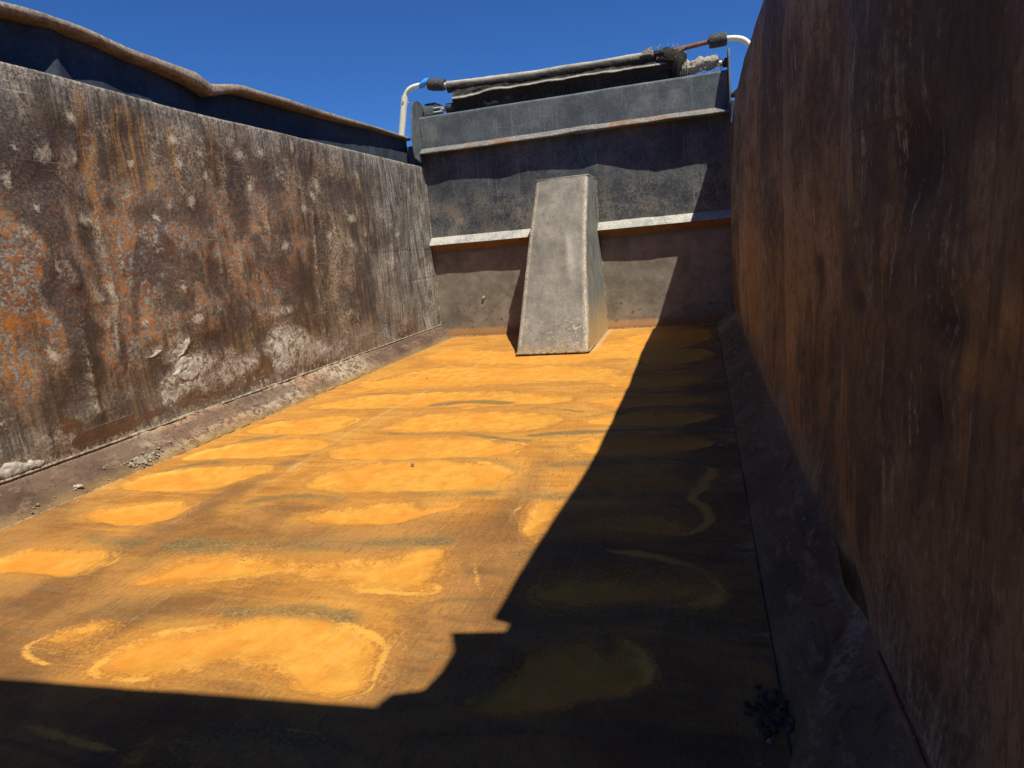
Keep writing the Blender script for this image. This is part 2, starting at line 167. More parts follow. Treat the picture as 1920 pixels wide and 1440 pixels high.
class MB:
    def __init__(s): s.v = []; s.f = []
    def add(s, V, F):
        b = len(s.v); s.v += [tuple(v) for v in V]; s.f += [tuple(i+b for i in f) for f in F]; return s
    def box(s, a, b, bev=0.004, R=None, o=(0, 0, 0)):
        bm = bmesh.new(); bmesh.ops.create_cube(bm, size=1)
        a = Vector(a); b = Vector(b); c = (a+b)/2; d = b-a
        for v in bm.verts: v.co = Vector((v.co.x*d.x, v.co.y*d.y, v.co.z*d.z))+c
        if bev: bmesh.ops.bevel(bm, geom=list(bm.edges), offset=bev, segments=2, affect='EDGES', profile=.6)
        return s.bm(bm, R, o)
    def bm(s, bm, R=None, o=(0, 0, 0)):
        bm.verts.index_update()
        V = [(R @ v.co if R else v.co)+Vector(o) for v in bm.verts]
        s.add(V, [[v.index for v in f.verts] for f in bm.faces]); bm.free(); return s
    def prism(s, poly, lo, hi, axis=2, bev=.003):       # polygon in the two other axes
        bm = bmesh.new(); P = []
        for (a, b) in poly:
            c = {0: (lo, a, b), 1: (a, lo, b), 2: (a, b, lo)}[axis]; P.append(bm.verts.new(c))
        f = bm.faces.new(P); r = bmesh.ops.extrude_face_region(bm, geom=[f])
        d = [0, 0, 0]; d[axis] = hi-lo
        for g in r['geom']:
            if isinstance(g, bmesh.types.BMVert): g.co += Vector(d)
        bmesh.ops.recalc_face_normals(bm, faces=list(bm.faces))
        if bev: bmesh.ops.bevel(bm, geom=list(bm.edges), offset=bev, segments=1, affect='EDGES')
        return s.bm(bm)
    def tube(s, pts, r, n=14, cap=True, jit=0, seed=1, squash=1.0):
        pts = [Vector(p) for p in pts]; rs = r if hasattr(r, '__len__') else [r]*len(pts)
        rnd = random.Random(seed); V = []; F = []
        t0 = (pts[1]-pts[0]).normalized(); ref = Vector((0, 0, 1)) if abs(t0.z) < .9 else Vector((1, 0, 0))
        nrm = (ref-t0*ref.dot(t0)).normalized()
        for i, p in enumerate(pts):
            t = (pts[min(i+1, len(pts)-1)]-pts[max(i-1, 0)]).normalized()
            nrm = (nrm-t*nrm.dot(t)).normalized(); bn = t.cross(nrm)
            for k in range(n):
                a = 2*math.pi*k/n; rr = rs[i]*(1+jit*(rnd.random()-.5)*2)
                V.append(p+nrm*math.cos(a)*rr*squash+bn*math.sin(a)*rr)
        L = len(pts)
        for i in range(L-1):
            for k in range(n):
                F.append((i*n+k, i*n+(k+1) % n, (i+1)*n+(k+1) % n, (i+1)*n+k))
        if cap: F.append(tuple(range(n))[::-1]); F.append(tuple((L-1)*n+k for k in range(n)))
        return s.add(V, F)
    def build(s, name, mat, parent=None, smooth=True, loc=None):
        o = mesh_obj(name, s.v, s.f, mat, parent, smooth, None, loc)
        if smooth and hasattr(o.data, 'set_sharp_from_angle'): o.data.set_sharp_from_angle(angle=math.radians(38))
        return o
def arc_pts(pts, n=3): return smooth_pts(pts, False, n)

# ------------------------------------------------------------------ material helpers
class NT:
    def __init__(s, name):
        s.m = bpy.data.materials.new(name); s.m.use_nodes = True; s.t = s.m.node_tree; s.t.nodes.clear()
        s.out = s.n('ShaderNodeOutputMaterial'); s.b = s.n('ShaderNodeBsdfPrincipled'); s.t.links.new(s.b.outputs[0], s.out.inputs[0])
        s.co = s.n('ShaderNodeTexCoord').outputs['Object']; s.pos = s.n('ShaderNodeNewGeometry').outputs['Position']
    def n(s, t, **k):
        o = s.t.nodes.new(t)
        for a, b in k.items(): setattr(o, a, b)
        return o
    def put(s, sock, v):
        if isinstance(v, bpy.types.NodeSocket): s.t.links.new(v, sock)
        else: sock.default_value = v
    def math(s, op, a, b=0.0, c=None):
        o = s.n('ShaderNodeMath', operation=op); s.put(o.inputs[0], a); s.put(o.inputs[1], b)
        if c is not None: s.put(o.inputs[2], c)
        return o.outputs[0]
    def add(s, a, b): return s.math('ADD', a, b)
    def mul(s, a, b): return s.math('MULTIPLY', a, b)
    def cl(s, a): o = s.n('ShaderNodeClamp'); s.put(o.inputs[0], a); return o.outputs[0]
    def ss(s, v, lo, hi, a=0.0, b=1.0):
        o = s.n('ShaderNodeMapRange', interpolation_type='SMOOTHSTEP'); s.put(o.inputs[0], v)
        for i, x in zip((1, 2, 3, 4), (lo, hi, a, b)): s.put(o.inputs[i], x)
        return o.outputs[0]
    def mix(s, f, a, b, mode='MIX'):
        o = s.n('ShaderNodeMix', data_type='RGBA', blend_type=mode)
        ins = {i.identifier: i for i in o.inputs}
        s.put(ins['Factor_Float'], f)
        for k, v in (('A_Color', a), ('B_Color', b)):
            if isinstance(v, tuple) and len(v) == 3: v = v+(1,)
            s.put(ins[k], v)
        return [x for x in o.outputs if x.identifier == 'Result_Color'][0]
    def map(s, sc=(1, 1, 1), vec=None, loc=(0, 0, 0), rot=(0, 0, 0)):
        o = s.n('ShaderNodeMapping'); s.put(o.inputs[0], vec or s.pos); o.inputs['Scale'].default_value = sc
        o.inputs['Location'].default_value = loc; o.inputs['Rotation'].default_value = rot; return o.outputs[0]
    def noise(s, scale, det=4, rough=.55, vec=None, dist=0.0):
        o = s.n('ShaderNodeTexNoise'); s.put(o.inputs['Vector'], vec or s.pos)
        o.inputs['Scale'].default_value = scale; o.inputs['Detail'].default_value = det
        o.inputs['Roughness'].default_value = rough; o.inputs['Distortion'].default_value = dist
        return o.outputs[0]
    def vor(s, scale, vec=None, feat='F1', out=0):
        o = s.n('ShaderNodeTexVoronoi', feature=feat); s.put(o.inputs['Vector'], vec or s.pos); o.inputs['Scale'].default_value = scale
        return o.outputs[out]
    def attr(s, name): return s.n('ShaderNodeAttribute', attribute_name=name).outputs['Fac']
    def sep(s, v=None):
        o = s.n('ShaderNodeSeparateXYZ'); s.put(o.inputs[0], v or s.pos); return o.outputs
    def done(s, col, rough=.8, bump=None, bs=.4, bd=.003, metal=0.0, spec=.3):
        s.put(s.b.inputs['Base Color'], col); s.put(s.b.inputs['Roughness'], rough); s.put(s.b.inputs['Metallic'], metal)
        s.b.inputs['Specular IOR Level'].default_value = spec
        if bump is not None:
            o = s.n('ShaderNodeBump'); s.put(o.inputs['Height'], bump); o.inputs['Strength'].default_value = bs; o.inputs['Distance'].default_value = bd
            s.t.links.new(o.outputs[0], s.b.inputs['Normal'])
        return s.m
def noisy(t, a, n, amp, lo, hi):       # attribute broken up by noise
    return t.ss(t.add(a, t.mul(t.add(n, -.5), amp)), lo, hi)

# ---- floor
t = NT('ochre_dusted_floor_steel')
nf = t.noise(150, 3, .7); nm = t.noise(22, 5, .62, dist=.4); nl = t.noise(4, 5, .62, dist=.3)
wisp = t.noise(1, 6, .62, t.map((3.2, 19, 1)), .6); wisp2 = t.noise(1, 5, .6, t.map((2.2, 30, 1), loc=(5, 3, 0)), .8)
scr = t.noise(1, 4, .65, t.map((170, 26, 1), rot=(0, 0, .35)))
grain = t.noise(140, 6, .82); speck = t.vor(260)
p_, r_, d_, w_, dust_ = (t.attr(k) for k in ('pool', 'rim', 'dark', 'warm', 'scuff'))
base = t.mix(t.ss(t.add(nl, t.mul(t.add(grain, -.5), .6)), .35, .65), (.165, .072, .020), (.320, .148, .040))
base = t.mix(t.ss(t.add(wisp, t.mul(t.add(grain, -.5), .3)), .45, .7, 0, .75), base, (.085, .050, .025))
base = t.mix(t.ss(t.add(wisp2, t.mul(grain, .25)), .66, .85, 0, .5), base, (.17, .125, .060))
wf_ = t.ss(t.add(w_, t.add(t.mul(t.add(wisp, -.5), 1.3), t.mul(t.add(grain, -.5), .5))), .22, .85)
base = t.mix(wf_, base, t.mix(t.ss(t.add(nl, t.mul(t.add(wisp2, -.5), .8)), .35, .65), (.36, .148, .024), (.46, .215, .038)))
base = t.mix(t.ss(t.add(scr, t.mul(t.add(grain, -.5), .4)), .50, .72, 0, .6), base, (.085, .048, .024))
base = t.mix(t.mul(t.ss(speck, .22, .08, 0, .6), t.ss(nm, .4, .6)), base, (.46, .29, .13))
ye = t.mix(t.ss(nm, .3, .7), (.47, .200, .024), (.56, .270, .042))
ye = t.mix(t.ss(nl, .44, .64, 0, .6), ye, (.50, .175, .020))
ye = t.mix(t.ss(wisp, .55, .78, 0, .45), ye, (.40, .19, .05))
halo = t.ss(t.add(p_, t.mul(t.add(scr, -.5), .8)), .05, .60)
base2 = t.mix(t.mul(halo, .65), base, (.36, .155, .030))
ring = t.math('ABSOLUTE', t.math('SINE', t.add(t.mul(p_, 9.0), t.add(t.mul(nl, 7.0), t.mul(nm, 3.0)))))
halo2 = t.ss(t.add(p_, t.mul(t.add(grain, -.5), 1.4)), .10, .42)
base2 = t.mix(t.mul(halo2, .8), base2, t.mix(t.ss(grain, .42, .58), (.25, .105, .022), (.43, .18, .030)))
pf = t.ss(t.add(t.add(p_, t.mul(t.add(grain, -.5), .9)), t.add(t.mul(t.add(nm, -.5), .5), t.mul(t.add(wisp, -.5), .35))), .32, .66)
col = t.mix(pf, base2, ye)
col = t.mix(t.mul(t.ss(t.noise(70, 4, .7), .56, .72), t.mul(p_, .35)), col, (.30, .15, .04))
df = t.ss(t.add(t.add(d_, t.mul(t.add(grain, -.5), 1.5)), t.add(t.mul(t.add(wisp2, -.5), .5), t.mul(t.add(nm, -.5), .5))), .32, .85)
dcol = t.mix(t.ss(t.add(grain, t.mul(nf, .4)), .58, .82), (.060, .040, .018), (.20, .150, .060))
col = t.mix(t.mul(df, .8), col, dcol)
edge_ = t.mul(t.ss(p_, .04, .2), t.ss(p_, .95, .6))
col = t.mix(t.mul(t.mul(t.ss(ring, .22, .03), edge_), t.ss(t.add(grain, nm), .9, 1.15, .05, .42)), col, (.54, .27, .055))
col = t.mix(t.mul(t.mul(t.ss(ring, .80, .97), edge_), t.ss(t.add(grain, nm), .9, 1.15, .05, .22)), col, (.14, .09, .030))
rf = t.ss(t.add(t.add(r_, t.mul(t.add(grain, -.5), 1.1)), t.mul(t.add(nm, -.5), 1.0)), .34, .85)
col = t.mix(t.mul(rf, .85), col, (.58, .29, .050))
sc2 = noisy(t, dust_, t.noise(90, 4, .75), 1.5, .5, 1.05)
faint = t.mul(t.ss(t.noise(1, 5, .7, t.map((45, 2.2, 1), rot=(0, 0, .12)), .3), .56, .70), t.ss(grain, .40, .60))
col = t.mix(t.mul(faint, .28), col, (.42, .31, .18))
col = t.mix(t.mul(sc2, .7), col, (.42, .30, .17))
col = t.mix(t.ss(t.vor(38), .0, .030, .55, 0), col, (.07, .045, .025))
bh = t.add(t.mul(nf, .35), t.add(t.mul(nm, .8), t.mul(scr, .35)))
M_FLOOR = t.done(col, t.ss(nm, .3, .7, .62, .85), bh, .55, .006, 0, .25)

# ---- left wall
def wall_mat(name, right=False):
    t = NT(name)
    nf = t.noise(78, 3, .65, dist=.5); n2 = t.noise(34, 5, .68, dist=.5); nm = t.noise(8, 6, .66); nl = t.noise(2.4, 5, .62)
    st = t.noise(1, 6, .62, t.map((1, 26, 1.8)), .3); st2 = t.noise(1, 5, .72, t.map((1, 90, 5)))
    fine = t.noise(95, 7, .82)
    o_, dk, oc, pa, pe, br, gr, ln = (t.attr(k) for k in ('orange', 'dent', 'ochre', 'pale', 'peel', 'brown', 'grey', 'ridge'))
    mott = t.ss(t.add(nf, t.mul(t.add(n2, -.5), .5)), .475, .525)
    mot2 = t.ss(t.add(fine, t.mul(t.add(nf, -.5), .5)), .46, .54)
    a = t.mix(t.ss(t.add(st, t.mul(t.add(nm, -.5), .5)), .36, .64), (.046, .030, .019), (.135, .080, .044))
    a = t.mix(t.mul(t.ss(t.add(fine, t.mul(t.add(st2, -.5), .5)), .5, .62), .5), a, (.16, .105, .07))
    worn = t.ss(t.add(nm, t.add(t.mul(t.add(nl, -.5), .8), t.mul(t.add(st, -.5), .3))), .44, .64)
    a = t.mix(t.mul(t.mul(worn, mot2), .75), a, t.mix(t.ss(n2, .4, .6), (.24, .195, .150), (.38, .32, .245)))
    blue = t.mix(t.ss(fine, .42, .58), (.105, .096, .092), (.27, .25, .22))
    orc = t.mix(t.ss(t.add(nm, t.mul(t.add(n2, -.5), .5)), .38, .62), (.135, .046, .015), (.35, .125, .020))
    of = t.ss(t.add(o_, t.add(t.mul(t.add(nm, -.5), .9), t.mul(t.add(st, -.5), .5))), .16, .62)
    a = t.mix(t.mul(of, t.ss(t.add(o_, nl), .55, .9, .55, .97)), a, t.mix(t.mul(mott, .92), blue, orc))
    solid = t.ss(t.add(o_, t.add(t.mul(t.add(st, -.5), 1.0), t.mul(t.add(nm, -.5), 1.6))), .95, 1.15)
    a = t.mix(t.mul(solid, .9), a, orc)
    dn = t.ss(t.add(dk, t.add(t.mul(t.add(n2, -.5), .6), t.mul(t.add(st, -.5), .7))), .14, .70)
    a = t.mix(t.mul(dn, t.ss(mot2, 0.0, 1.0, .97, .72)), a, t.mix(st, (.030, .021, .019), (.060, .040, .034)))
    a = t.mix(t.mul(t.cl(gr), t.ss(t.add(st, t.mul(t.add(nm, -.5), .9)), .3, .62, .25, .95)), a, t.mix(t.ss(t.add(st2, t.mul(t.add(fine, -.5), .7)), .42, .60), (.105, .108, .112), (.42, .40, .36)))
    ocf = t.mul(t.mul(t.ss(t.add(oc, t.mul(t.add(nm, -.5), 1.5)), .25, .95), t.ss(st2, .44, .58)), t.ss(fine, .38, .54, .3, 1))
    a = t.mix(t.mul(ocf, .85), a, (.33, .165, .036))
    lf = t.mul(t.mul(t.cl(ln), t.ss(t.add(n2, t.mul(fine, .7)), .74, .98)), t.ss(nm, .40, .56))
    a = t.mix(t.mul(lf, .75), a, (.46, .40, .30))
    pf = t.ss(t.add(pa, t.add(t.mul(t.add(fine, -.5), 2.4), t.mul(t.add(n2, -.5), .8))), .34, .96)
    a = t.mix(t.mul(pf, .85), a, (.44, .385, .30))
    bf = noisy(t, t.add(br, t.mul(t.add(fine, -.5), .9)), n2, 2.0, .42, .60)
    a = t.mix(t.mul(bf, t.ss(fine, .38, .50, .65, 1)), a, t.mix(nm, (.060, .026, .012), (.115, .052, .022)))
    pn = t.noise(26, 7, .8, dist=.8)
    ef = t.ss(t.add(t.mul(pe, .8), t.add(t.mul(t.add(pn, -.5), 4.2), t.mul(t.add(nf, -.5), .9))), .66, .74)
    ef = t.mul(ef, t.ss(pe, .15, .3))
    a = t.mix(t.mul(t.ss(pe, .1, .6), .7), a, t.mix(t.ss(fine, .44, .54), (.085, .045, .026), (.25, .19, .14)))
    a = t.mix(ef, a, t.mix(t.ss(nf, .45, .56), (.43, .395, .35), (.30, .265, .225)))
    sc = t.ss(t.noise(1, 2, .5, t.map((1, 3, 150), rot=(.6, 0, 0))), .68, .71, 0, .5)
    a = t.mix(t.mul(sc, t.ss(nl, .45, .6)), a, (.40, .34, .26))
    h = t.add(t.add(t.mul(fine, .5), t.mul(mott, .12)), t.add(t.mul(n2, .6), t.add(t.mul(nm, 1.6), t.mul(ef, .35))))
    return t.done(a, t.ss(gr, .2, .9, .62, .46), h, .7, .006, 0, .45)
M_LWALL = wall_mat('rusted_side_wall_steel')

def right_wall_mat():
    t = NT('rust_streaked_side_wall_steel')
    st = t.noise(1, 7, .66, t.map((1, 15, 1.5)), .5); st2 = t.noise(1, 6, .78, t.map((1, 75, 6.5)), .4); nm = t.noise(5, 8, .72, dist=.3); n2 = t.noise(1, 7, .78, t.map((50, 50, 30)), .6)
    nl = t.noise(1.5, 5, .6); fine = t.noise(1, 6, .82, t.map((120, 120, 70)))
    a = t.mix(t.ss(t.add(st, t.mul(t.add(nm, -.5), .7)), .38, .62), (.102, .072, .043), (.228, .168, .102))
    a = t.mix(t.mul(t.ss(t.add(nm, t.mul(t.add(fine, -.5), 1.0)), .48, .60), .8), a, (.275, .222, .148))
    a = t.mix(t.mul(t.cl(t.attr('orange')), t.ss(t.add(n2, t.add(t.mul(st2, .5), t.mul(nm, .4))), .62, 1.0)), a, (.38, .205, .070))
    a = t.mix(t.mul(t.attr('glow'), t.ss(t.add(fine, t.mul(n2, .6)), .62, .95, .2, 1)), a, (.52, .27, .075))
    a = t.mix(t.mul(t.ss(t.add(t.mul(st, .7), t.mul(nl, .9)), .82, .93), .75), a, (.040, .035, .034))
    a = t.mix(t.mul(t.ss(t.add(t.attr('dent'), t.mul(t.add(nm, -.5), .8)), .15, .75), t.ss(t.add(fine, n2), .8, 1.15, .95, .5)), a, (.030, .024, .022))
    a = t.mix(t.mul(t.ss(t.add(n2, t.mul(t.add(fine, -.5), .6)), .53, .60), .5), a, (.070, .048, .034))
    a = t.mix(t.mul(t.ss(t.add(st2, t.mul(t.add(fine, -.5), .6)), .57, .66), t.ss(nm, .42, .56, .1, .85)), a, (.40, .33, .24))
    a = t.mix(t.mul(t.attr('pale'), t.ss(t.add(fine, t.mul(st2, .5)), .66, .86)), a, (.44, .37, .28))
    sc = t.ss(t.noise(1, 2, .5, t.map((1, 2.5, 120), rot=(.25, 0, 0))), .69, .71, 0, .5)
    a = t.mix(t.mul(sc, t.ss(nl, .45, .6)), a, (.035, .028, .025))
    h = t.add(t.mul(fine, .8), t.add(t.mul(n2, .9), t.add(t.mul(st2, .4), t.mul(nm, 2.0))))
    return t.done(a, t.ss(n2, .4, .6, .5, .75), h, .9, .007, 0, .3)
M_RWALL = right_wall_mat()

def paint_mat(name, dark, light, rust=(.20, .085, .035), rust_amt=.62, scratch=.5, brown_z=None, dustc=(.30, .25, .19)):
    t = NT(name)
    n2 = t.noise(30, 6, .7, dist=.4); nm = t.noise(5, 7, .72); fine = t.noise(85, 7, .84); nl = t.noise(1.7, 4, .6)
    st = t.noise(1, 5, .65, t.map((60, 60, 3)))
    a = t.mix(t.ss(t.add(t.mul(fine, .8), t.mul(nm, .7)), .64, .86), dark, light)
    a = t.mix(t.mul(t.ss(st, .56, .72), t.ss(fine, .35, .6, .2, .7)), a, tuple(min(1, c*1.9) for c in light))
    a = t.mix(t.mul(t.ss(t.add(nm, t.mul(nl, .5)), .78, 1.0), t.ss(fine, .4, .6, .1, .35)), a, dustc)
    for rot, sc_, off in (((0, .7, 0), (9, 9, 230), 0), ((0, -.5, 0), (240, 20, 11), 3), ((0, 1.1, 0), (12, 12, 300), 7), ((0, -1.0, 0), (280, 20, 9), 11)):
        f = t.noise(1, 2, .6, t.map(sc_, rot=rot, loc=(off, 0, off)))
        a = t.mix(t.mul(t.ss(f, .68, .72, 0, scratch*1.3), t.ss(nm, .40, .58)), a, dustc)
    a = t.mix(t.mul(t.ss(t.add(nm, t.mul(t.add(n2, -.5), .5)), rust_amt, rust_amt+.06), t.ss(fine, .3, .6, .4, .95)), a, rust)
    if brown_z is not None:
        z = t.sep()[2]
        k = t.ss(t.add(z, t.mul(t.add(nm, -.5), .15)), brown_z, brown_z-.05)
        b = t.mix(t.ss(t.add(nm, t.mul(fine, .3)), .45, .85), (.118, .101, .082), (.255, .212, .168))
        b = t.mix(t.mul(t.ss(n2, .56, .64), t.ss(z, .45, .0)), b, (.055, .030, .018))
        b = t.mix(t.ss(t.add(z, t.mul(n2, .05)), .11, .055), b, (.20, .085, .02))
        a = t.mix(k, a, b)
        k2 = t.mul(t.ss(t.add(t.math('ABSOLUTE', t.add(z, -.86)), t.mul(nm, .3)), .40, .2), t.ss(t.add(fine, t.mul(nm, .9)), .85, 1.15))
        a = t.mix(t.mul(k2, .7), a, (.24, .20, .15))
    return t.done(a, .62, t.add(t.mul(fine, .2), t.add(t.mul(n2, .4), nm)), .45, .004, 0, .35)
M_HEAD = paint_mat('worn_front_wall_paint', (.030, .037, .048), (.092, .098, .102), brown_z=.66, dustc=(.22, .19, .15), scratch=.6)
M_PANEL = paint_mat('grey_blue_paint', (.052, .062, .070), (.105, .120, .128), rust_amt=.68, scratch=.35)
M_NAVY = paint_mat('dark_navy_paint', (.020, .026, .038), (.045, .055, .075), rust_amt=.74, scratch=.3, dustc=(.12, .13, .14))
M_RIB = paint_mat('scraped_pale_rib_steel', (.19, .19, .19), (.42, .39, .35), rust=(.24, .15, .08), rust_amt=.66, scratch=.3, dustc=(.12, .12, .12))
M_LIP = paint_mat('rusted_lip_steel', (.085, .09, .095), (.26, .245, .22), rust=(.17, .085, .045), rust_amt=.50, scratch=.3)
M_RAIL = paint_mat('weathered_rail_steel', (.125, .095, .070), (.33, .275, .215), rust=(.17, .10, .06), rust_amt=.54, scratch=.3, dustc=(.08, .055, .04))
def housing_mat():
    t = NT('worn_brown_housing_steel')
    n2 = t.noise(34, 6, .7, dist=.4); nm = t.noise(5, 6, .68); fine = t.noise(85, 7, .84); z = t.sep()[2]; x = t.sep()[0]; st = t.noise(1, 6, .7, t.map((45, 45, 5)))
    a = t.mix(t.ss(t.add(nm, t.mul(fine, .3)), .4, .85), (.098, .084, .070), (.185, .160, .132))
    a = t.mix(t.ss(t.add(st, t.mul(t.add(fine, -.5), .6)), .50, .66, 0, .60), a, (.080, .066, .058))
    a = t.mix(t.ss(t.add(fine, t.mul(nm, .5)), .76, .90, 0, .38), a, (.33, .285, .23))
    a = t.mix(t.mul(t.ss(t.noise(38, 5, .75, dist=1.2), .53, .60, 0, .7), t.ss(t.add(z, t.mul(nm, .2)), .36, .24)), a, (.10, .055, .035))
    a = t.mix(t.mul(t.mul(t.ss(t.noise(30, 6, .8, dist=1.), .53, .60, 0, .8), t.ss(x, -.06, .03)), t.ss(t.add(z, t.mul(nm, .2)), .34, .22)), a, (.42, .32, .20))
    a = t.mix(t.mul(t.attr('edge'), t.ss(t.add(fine, t.mul(st, .4)), .64, .78, .1, .85)), a, (.40, .33, .24))
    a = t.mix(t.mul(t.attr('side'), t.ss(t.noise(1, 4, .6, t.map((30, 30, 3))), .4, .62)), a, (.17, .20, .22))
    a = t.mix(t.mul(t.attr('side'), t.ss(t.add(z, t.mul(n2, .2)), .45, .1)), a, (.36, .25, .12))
    a = t.mix(t.ss(t.add(z, t.mul(n2, .35)), .24, .13, 0, .85), a, (.34, .205, .075))
    return t.done(a, .6, t.add(t.mul(fine, .15), t.add(t.mul(n2, .4), nm)), .4, .004, 0, .45)
M_HOUSING = housing_mat()
def fillet_mat(name, c1, c2, pale):
    t = NT(name)
    n2 = t.noise(30, 6, .7, dist=.5); nm = t.noise(5, 6, .68); fine = t.noise(110, 6, .82); st = t.noise(1, 4, .65, t.map((40, 12, 40), rot=(0, 0, .5)))
    a = t.mix(t.ss(nm, .35, .65), c1, c2)
    a = t.mix(t.ss(t.add(st, t.mul(t.add(fine, -.5), .6)), .54, .66, 0, .55), a, tuple(c*1.9 for c in c2))
    a = t.mix(t.ss(t.add(n2, t.mul(t.add(fine, -.5), .5)), .56, .62, 0, .6), a, tuple(c*.45 for c in c1))
    a = t.mix(t.mul(t.attr('pale'), t.ss(t.add(n2, t.mul(t.add(fine, -.5), .9)), .42, .54)), a, t.mix(t.ss(t.noise(3, 3, .5), .45, .6), pale, (.30, .19, .12)))
    a = t.mix(t.mul(t.attr('edge'), t.ss(t.add(n2, t.mul(fine, .4)), .5, .8)), a, pale)
    a = t.mix(t.mul(t.attr('toe'), t.ss(t.add(nm, t.mul(fine, .4)), .35, .8)), a, (.22, .135, .050))
    return t.done(a, .8, t.add(t.mul(fine, .3), t.add(t.mul(n2, 1.0), nm)), .7, .006, 0, .2)
M_FIL_L = fillet_mat('crusted_corner_plate_steel', (.070, .042, .030), (.125, .080, .056), (.33, .26, .19))
M_FIL_R = fillet_mat('dark_corner_plate_steel', (.080, .055, .034), (.135, .095, .058), (.30, .26, .20))
def simple(name, c1, c2, scale=40, rough=.6, bump=.3, spec=.4, metal=0.0, st=None):
    t = NT(name); n = t.noise(scale, 5, .65); f = t.noise(scale*7, 2, .6)
    a = t.mix(t.ss(t.add(n, t.mul(t.add(f, -.5), .5)), .38, .62), c1, c2)
    return t.done(a, rough, t.add(n, t.mul(f, .3)), bump, .003, metal, spec)
M_WHITE = simple('cream_painted_pipe', (.62, .60, .48), (.74, .72, .60), 18, .45, .1)
M_RUBBER = simple('cracked_black_rubber', (.018, .019, .021), (.06, .062, .065), 60, .7, .7)
M_TAPE = simple('blue_tape', (.03, .22, .62), (.05, .32, .80), 30, .5, .3)
M_ALU = simple('bare_roller_tube_metal', (.42, .42, .41), (.62, .61, .58), 30, .4, .1, .5, .3)
M_RUSTPIPE = simple('brown_rusted_pipe', (.13, .05, .028), (.22, .095, .055), 40, .7, .4)
M_MUD = simple('dried_grey_mud', (.24, .21, .175), (.40, .365, .32), 60, .9, .8, .1)
M_WELD = simple('pale_worn_weld', (.13, .095, .065), (.34, .27, .20), 50, .8, .6, .1)
M_CRUMB = simple('beige_crumbs', (.16, .125, .09), (.34, .29, .22), 60, .9, .8, .1)
M_DKMUD = simple('dark_crumbly_mud', (.050, .034, .024), (.12, .088, .062), 60, .9, .8, .1)
M_RUG = simple('black_gap_steel', (.012, .014, .020), (.03, .035, .05), 30, .8, .3)
def tarp_mat():
    t = NT('black_mesh_tarp')
    wv = t.noise(1, 2, .5, t.map((260, 260, 30))); nm = t.noise(9, 5, .65); fine = t.noise(240, 3, .7)
    a = t.mix(t.ss(wv, .4, .6), (.010, .009, .008), (.035, .031, .027))
    a = t.mix(t.ss(t.add(nm, t.mul(fine, .35)), .72, .95, 0, .6), a, (.17, .15, .12))
    a = t.mix(t.mul(t.attr('dust_glint'), t.ss(t.add(fine, nm), .75, 1.15, .5, 1)), a, (.42, .39, .34))
    return t.done(a, .85, t.add(wv, t.mul(fine, .6)), .5, .003, 0, .2)
M_TARP = tarp_mat()
M_FRAY = simple('frayed_mesh_threads', (.16, .14, .11), (.40, .36, .30), 120, .9, .5, .1)
t = NT('dry_gravel_ground'); n = t.noise(.8, 6, .6); f = t.noise(30, 4, .7)
M_GROUND = t.done(t.mix(t.ss(n, .35, .65), (.22, .17, .12), (.30, .245, .18)), .95, f, .5, .02)

# ------------------------------------------------------------------ ground the truck stands on
g = MB().add([(-400, -400, -1.35), (400, -400, -1.35), (400, 400, -1.35), (-400, 400, -1.35)], [(0, 1, 2, 3)]).build('ground', M_GROUND)
tag(g, kind='structure')

# ------------------------------------------------------------------ the dump body
body = empty('dump_truck_body', (0, 0, 0), 'rusty open steel dump truck body with ochre dusted floor and tall walls', 'truck body')

# floor
xs = np.linspace(-WF, WF, 300); ys = np.concatenate([np.linspace(-4.75, -4.2, 14)[:-1], np.linspace(-4.2, 0, 590)])
X, Y = np.meshgrid(xs, ys, indexing='ij')
wx = (fbm(X*4, Y*5, 3)-.5)*.10 + (fbm(X*22, Y*22, 5)-.5)*.022; wy = (fbm(X*4, Y*5, 9)-.5)*.075 + (fbm(X*22, Y*22, 11)-.5)*.018
PX, PY = X+wx, Y+wy
pool = np.zeros(X.shape); ramp_rim = np.zeros(X.shape)
for s, f, poly in POOLS:
    d = sdist(PX, PY, poly)
    crisp = sstep(.42, .60, fbm(X*3.2+7, Y*4.5, 45))
    lo = -f*1.5*(1-.80*crisp); hi = f*2.0*(1-.75*crisp)
    pool = np.maximum(pool, s*sstep(0, 1, (d-lo)/(hi-lo))*(.88+.45*(fbm(X*5, Y*9, 40)-.35)))
    cx = sum(q[0] for q in poly)/len(poly)          # drying line on the outer side of some pools
    k = sstep(.50, .66, fbm(X*3.5+7, Y*5, 45))*sstep(-.05, .10, np.abs(PX-cx)-.10)
    ramp_rim = np.maximum(ramp_rim, .85*s*k*np.exp(-((d-.004)/(.004+.014*fbm(X*6, Y*6, 46)))**2))
rim = ramp_rim
for w, s, pts in RIMS:
    e0, e1 = pts[0], pts[-1]; L_ = .10
    ends = sstep(0, L_, np.minimum(np.hypot(X-e0[0], Y-e0[1]), np.hypot(X-e1[0], Y-e1[1])))
    rim = np.maximum(rim, s*line_mask(X+wx*.6, Y+wy*.6, pts, w*(.15+.50*ends)*(.3+1.3*fbm(X*7, Y*7, 21)))*(.70+.30*ends)*(.55+.75*fbm(X*13, Y*13, 23)))
dark = np.zeros(X.shape)
for w, s, pts in DARKS:
    dark = np.maximum(dark, s*line_mask(PX, PY, pts, w*(.5+.7*fbm(X*3, Y*6, 30)))*(.45+.9*fbm(X*7, Y*14, 31)))
shift = np.roll(pool, -9, 1); dark = np.maximum(dark, .75*np.clip(np.roll(pool, 9, 1)-pool, 0, 1)*sstep(.3, .6, fbm(X*4, Y*4, 34)))

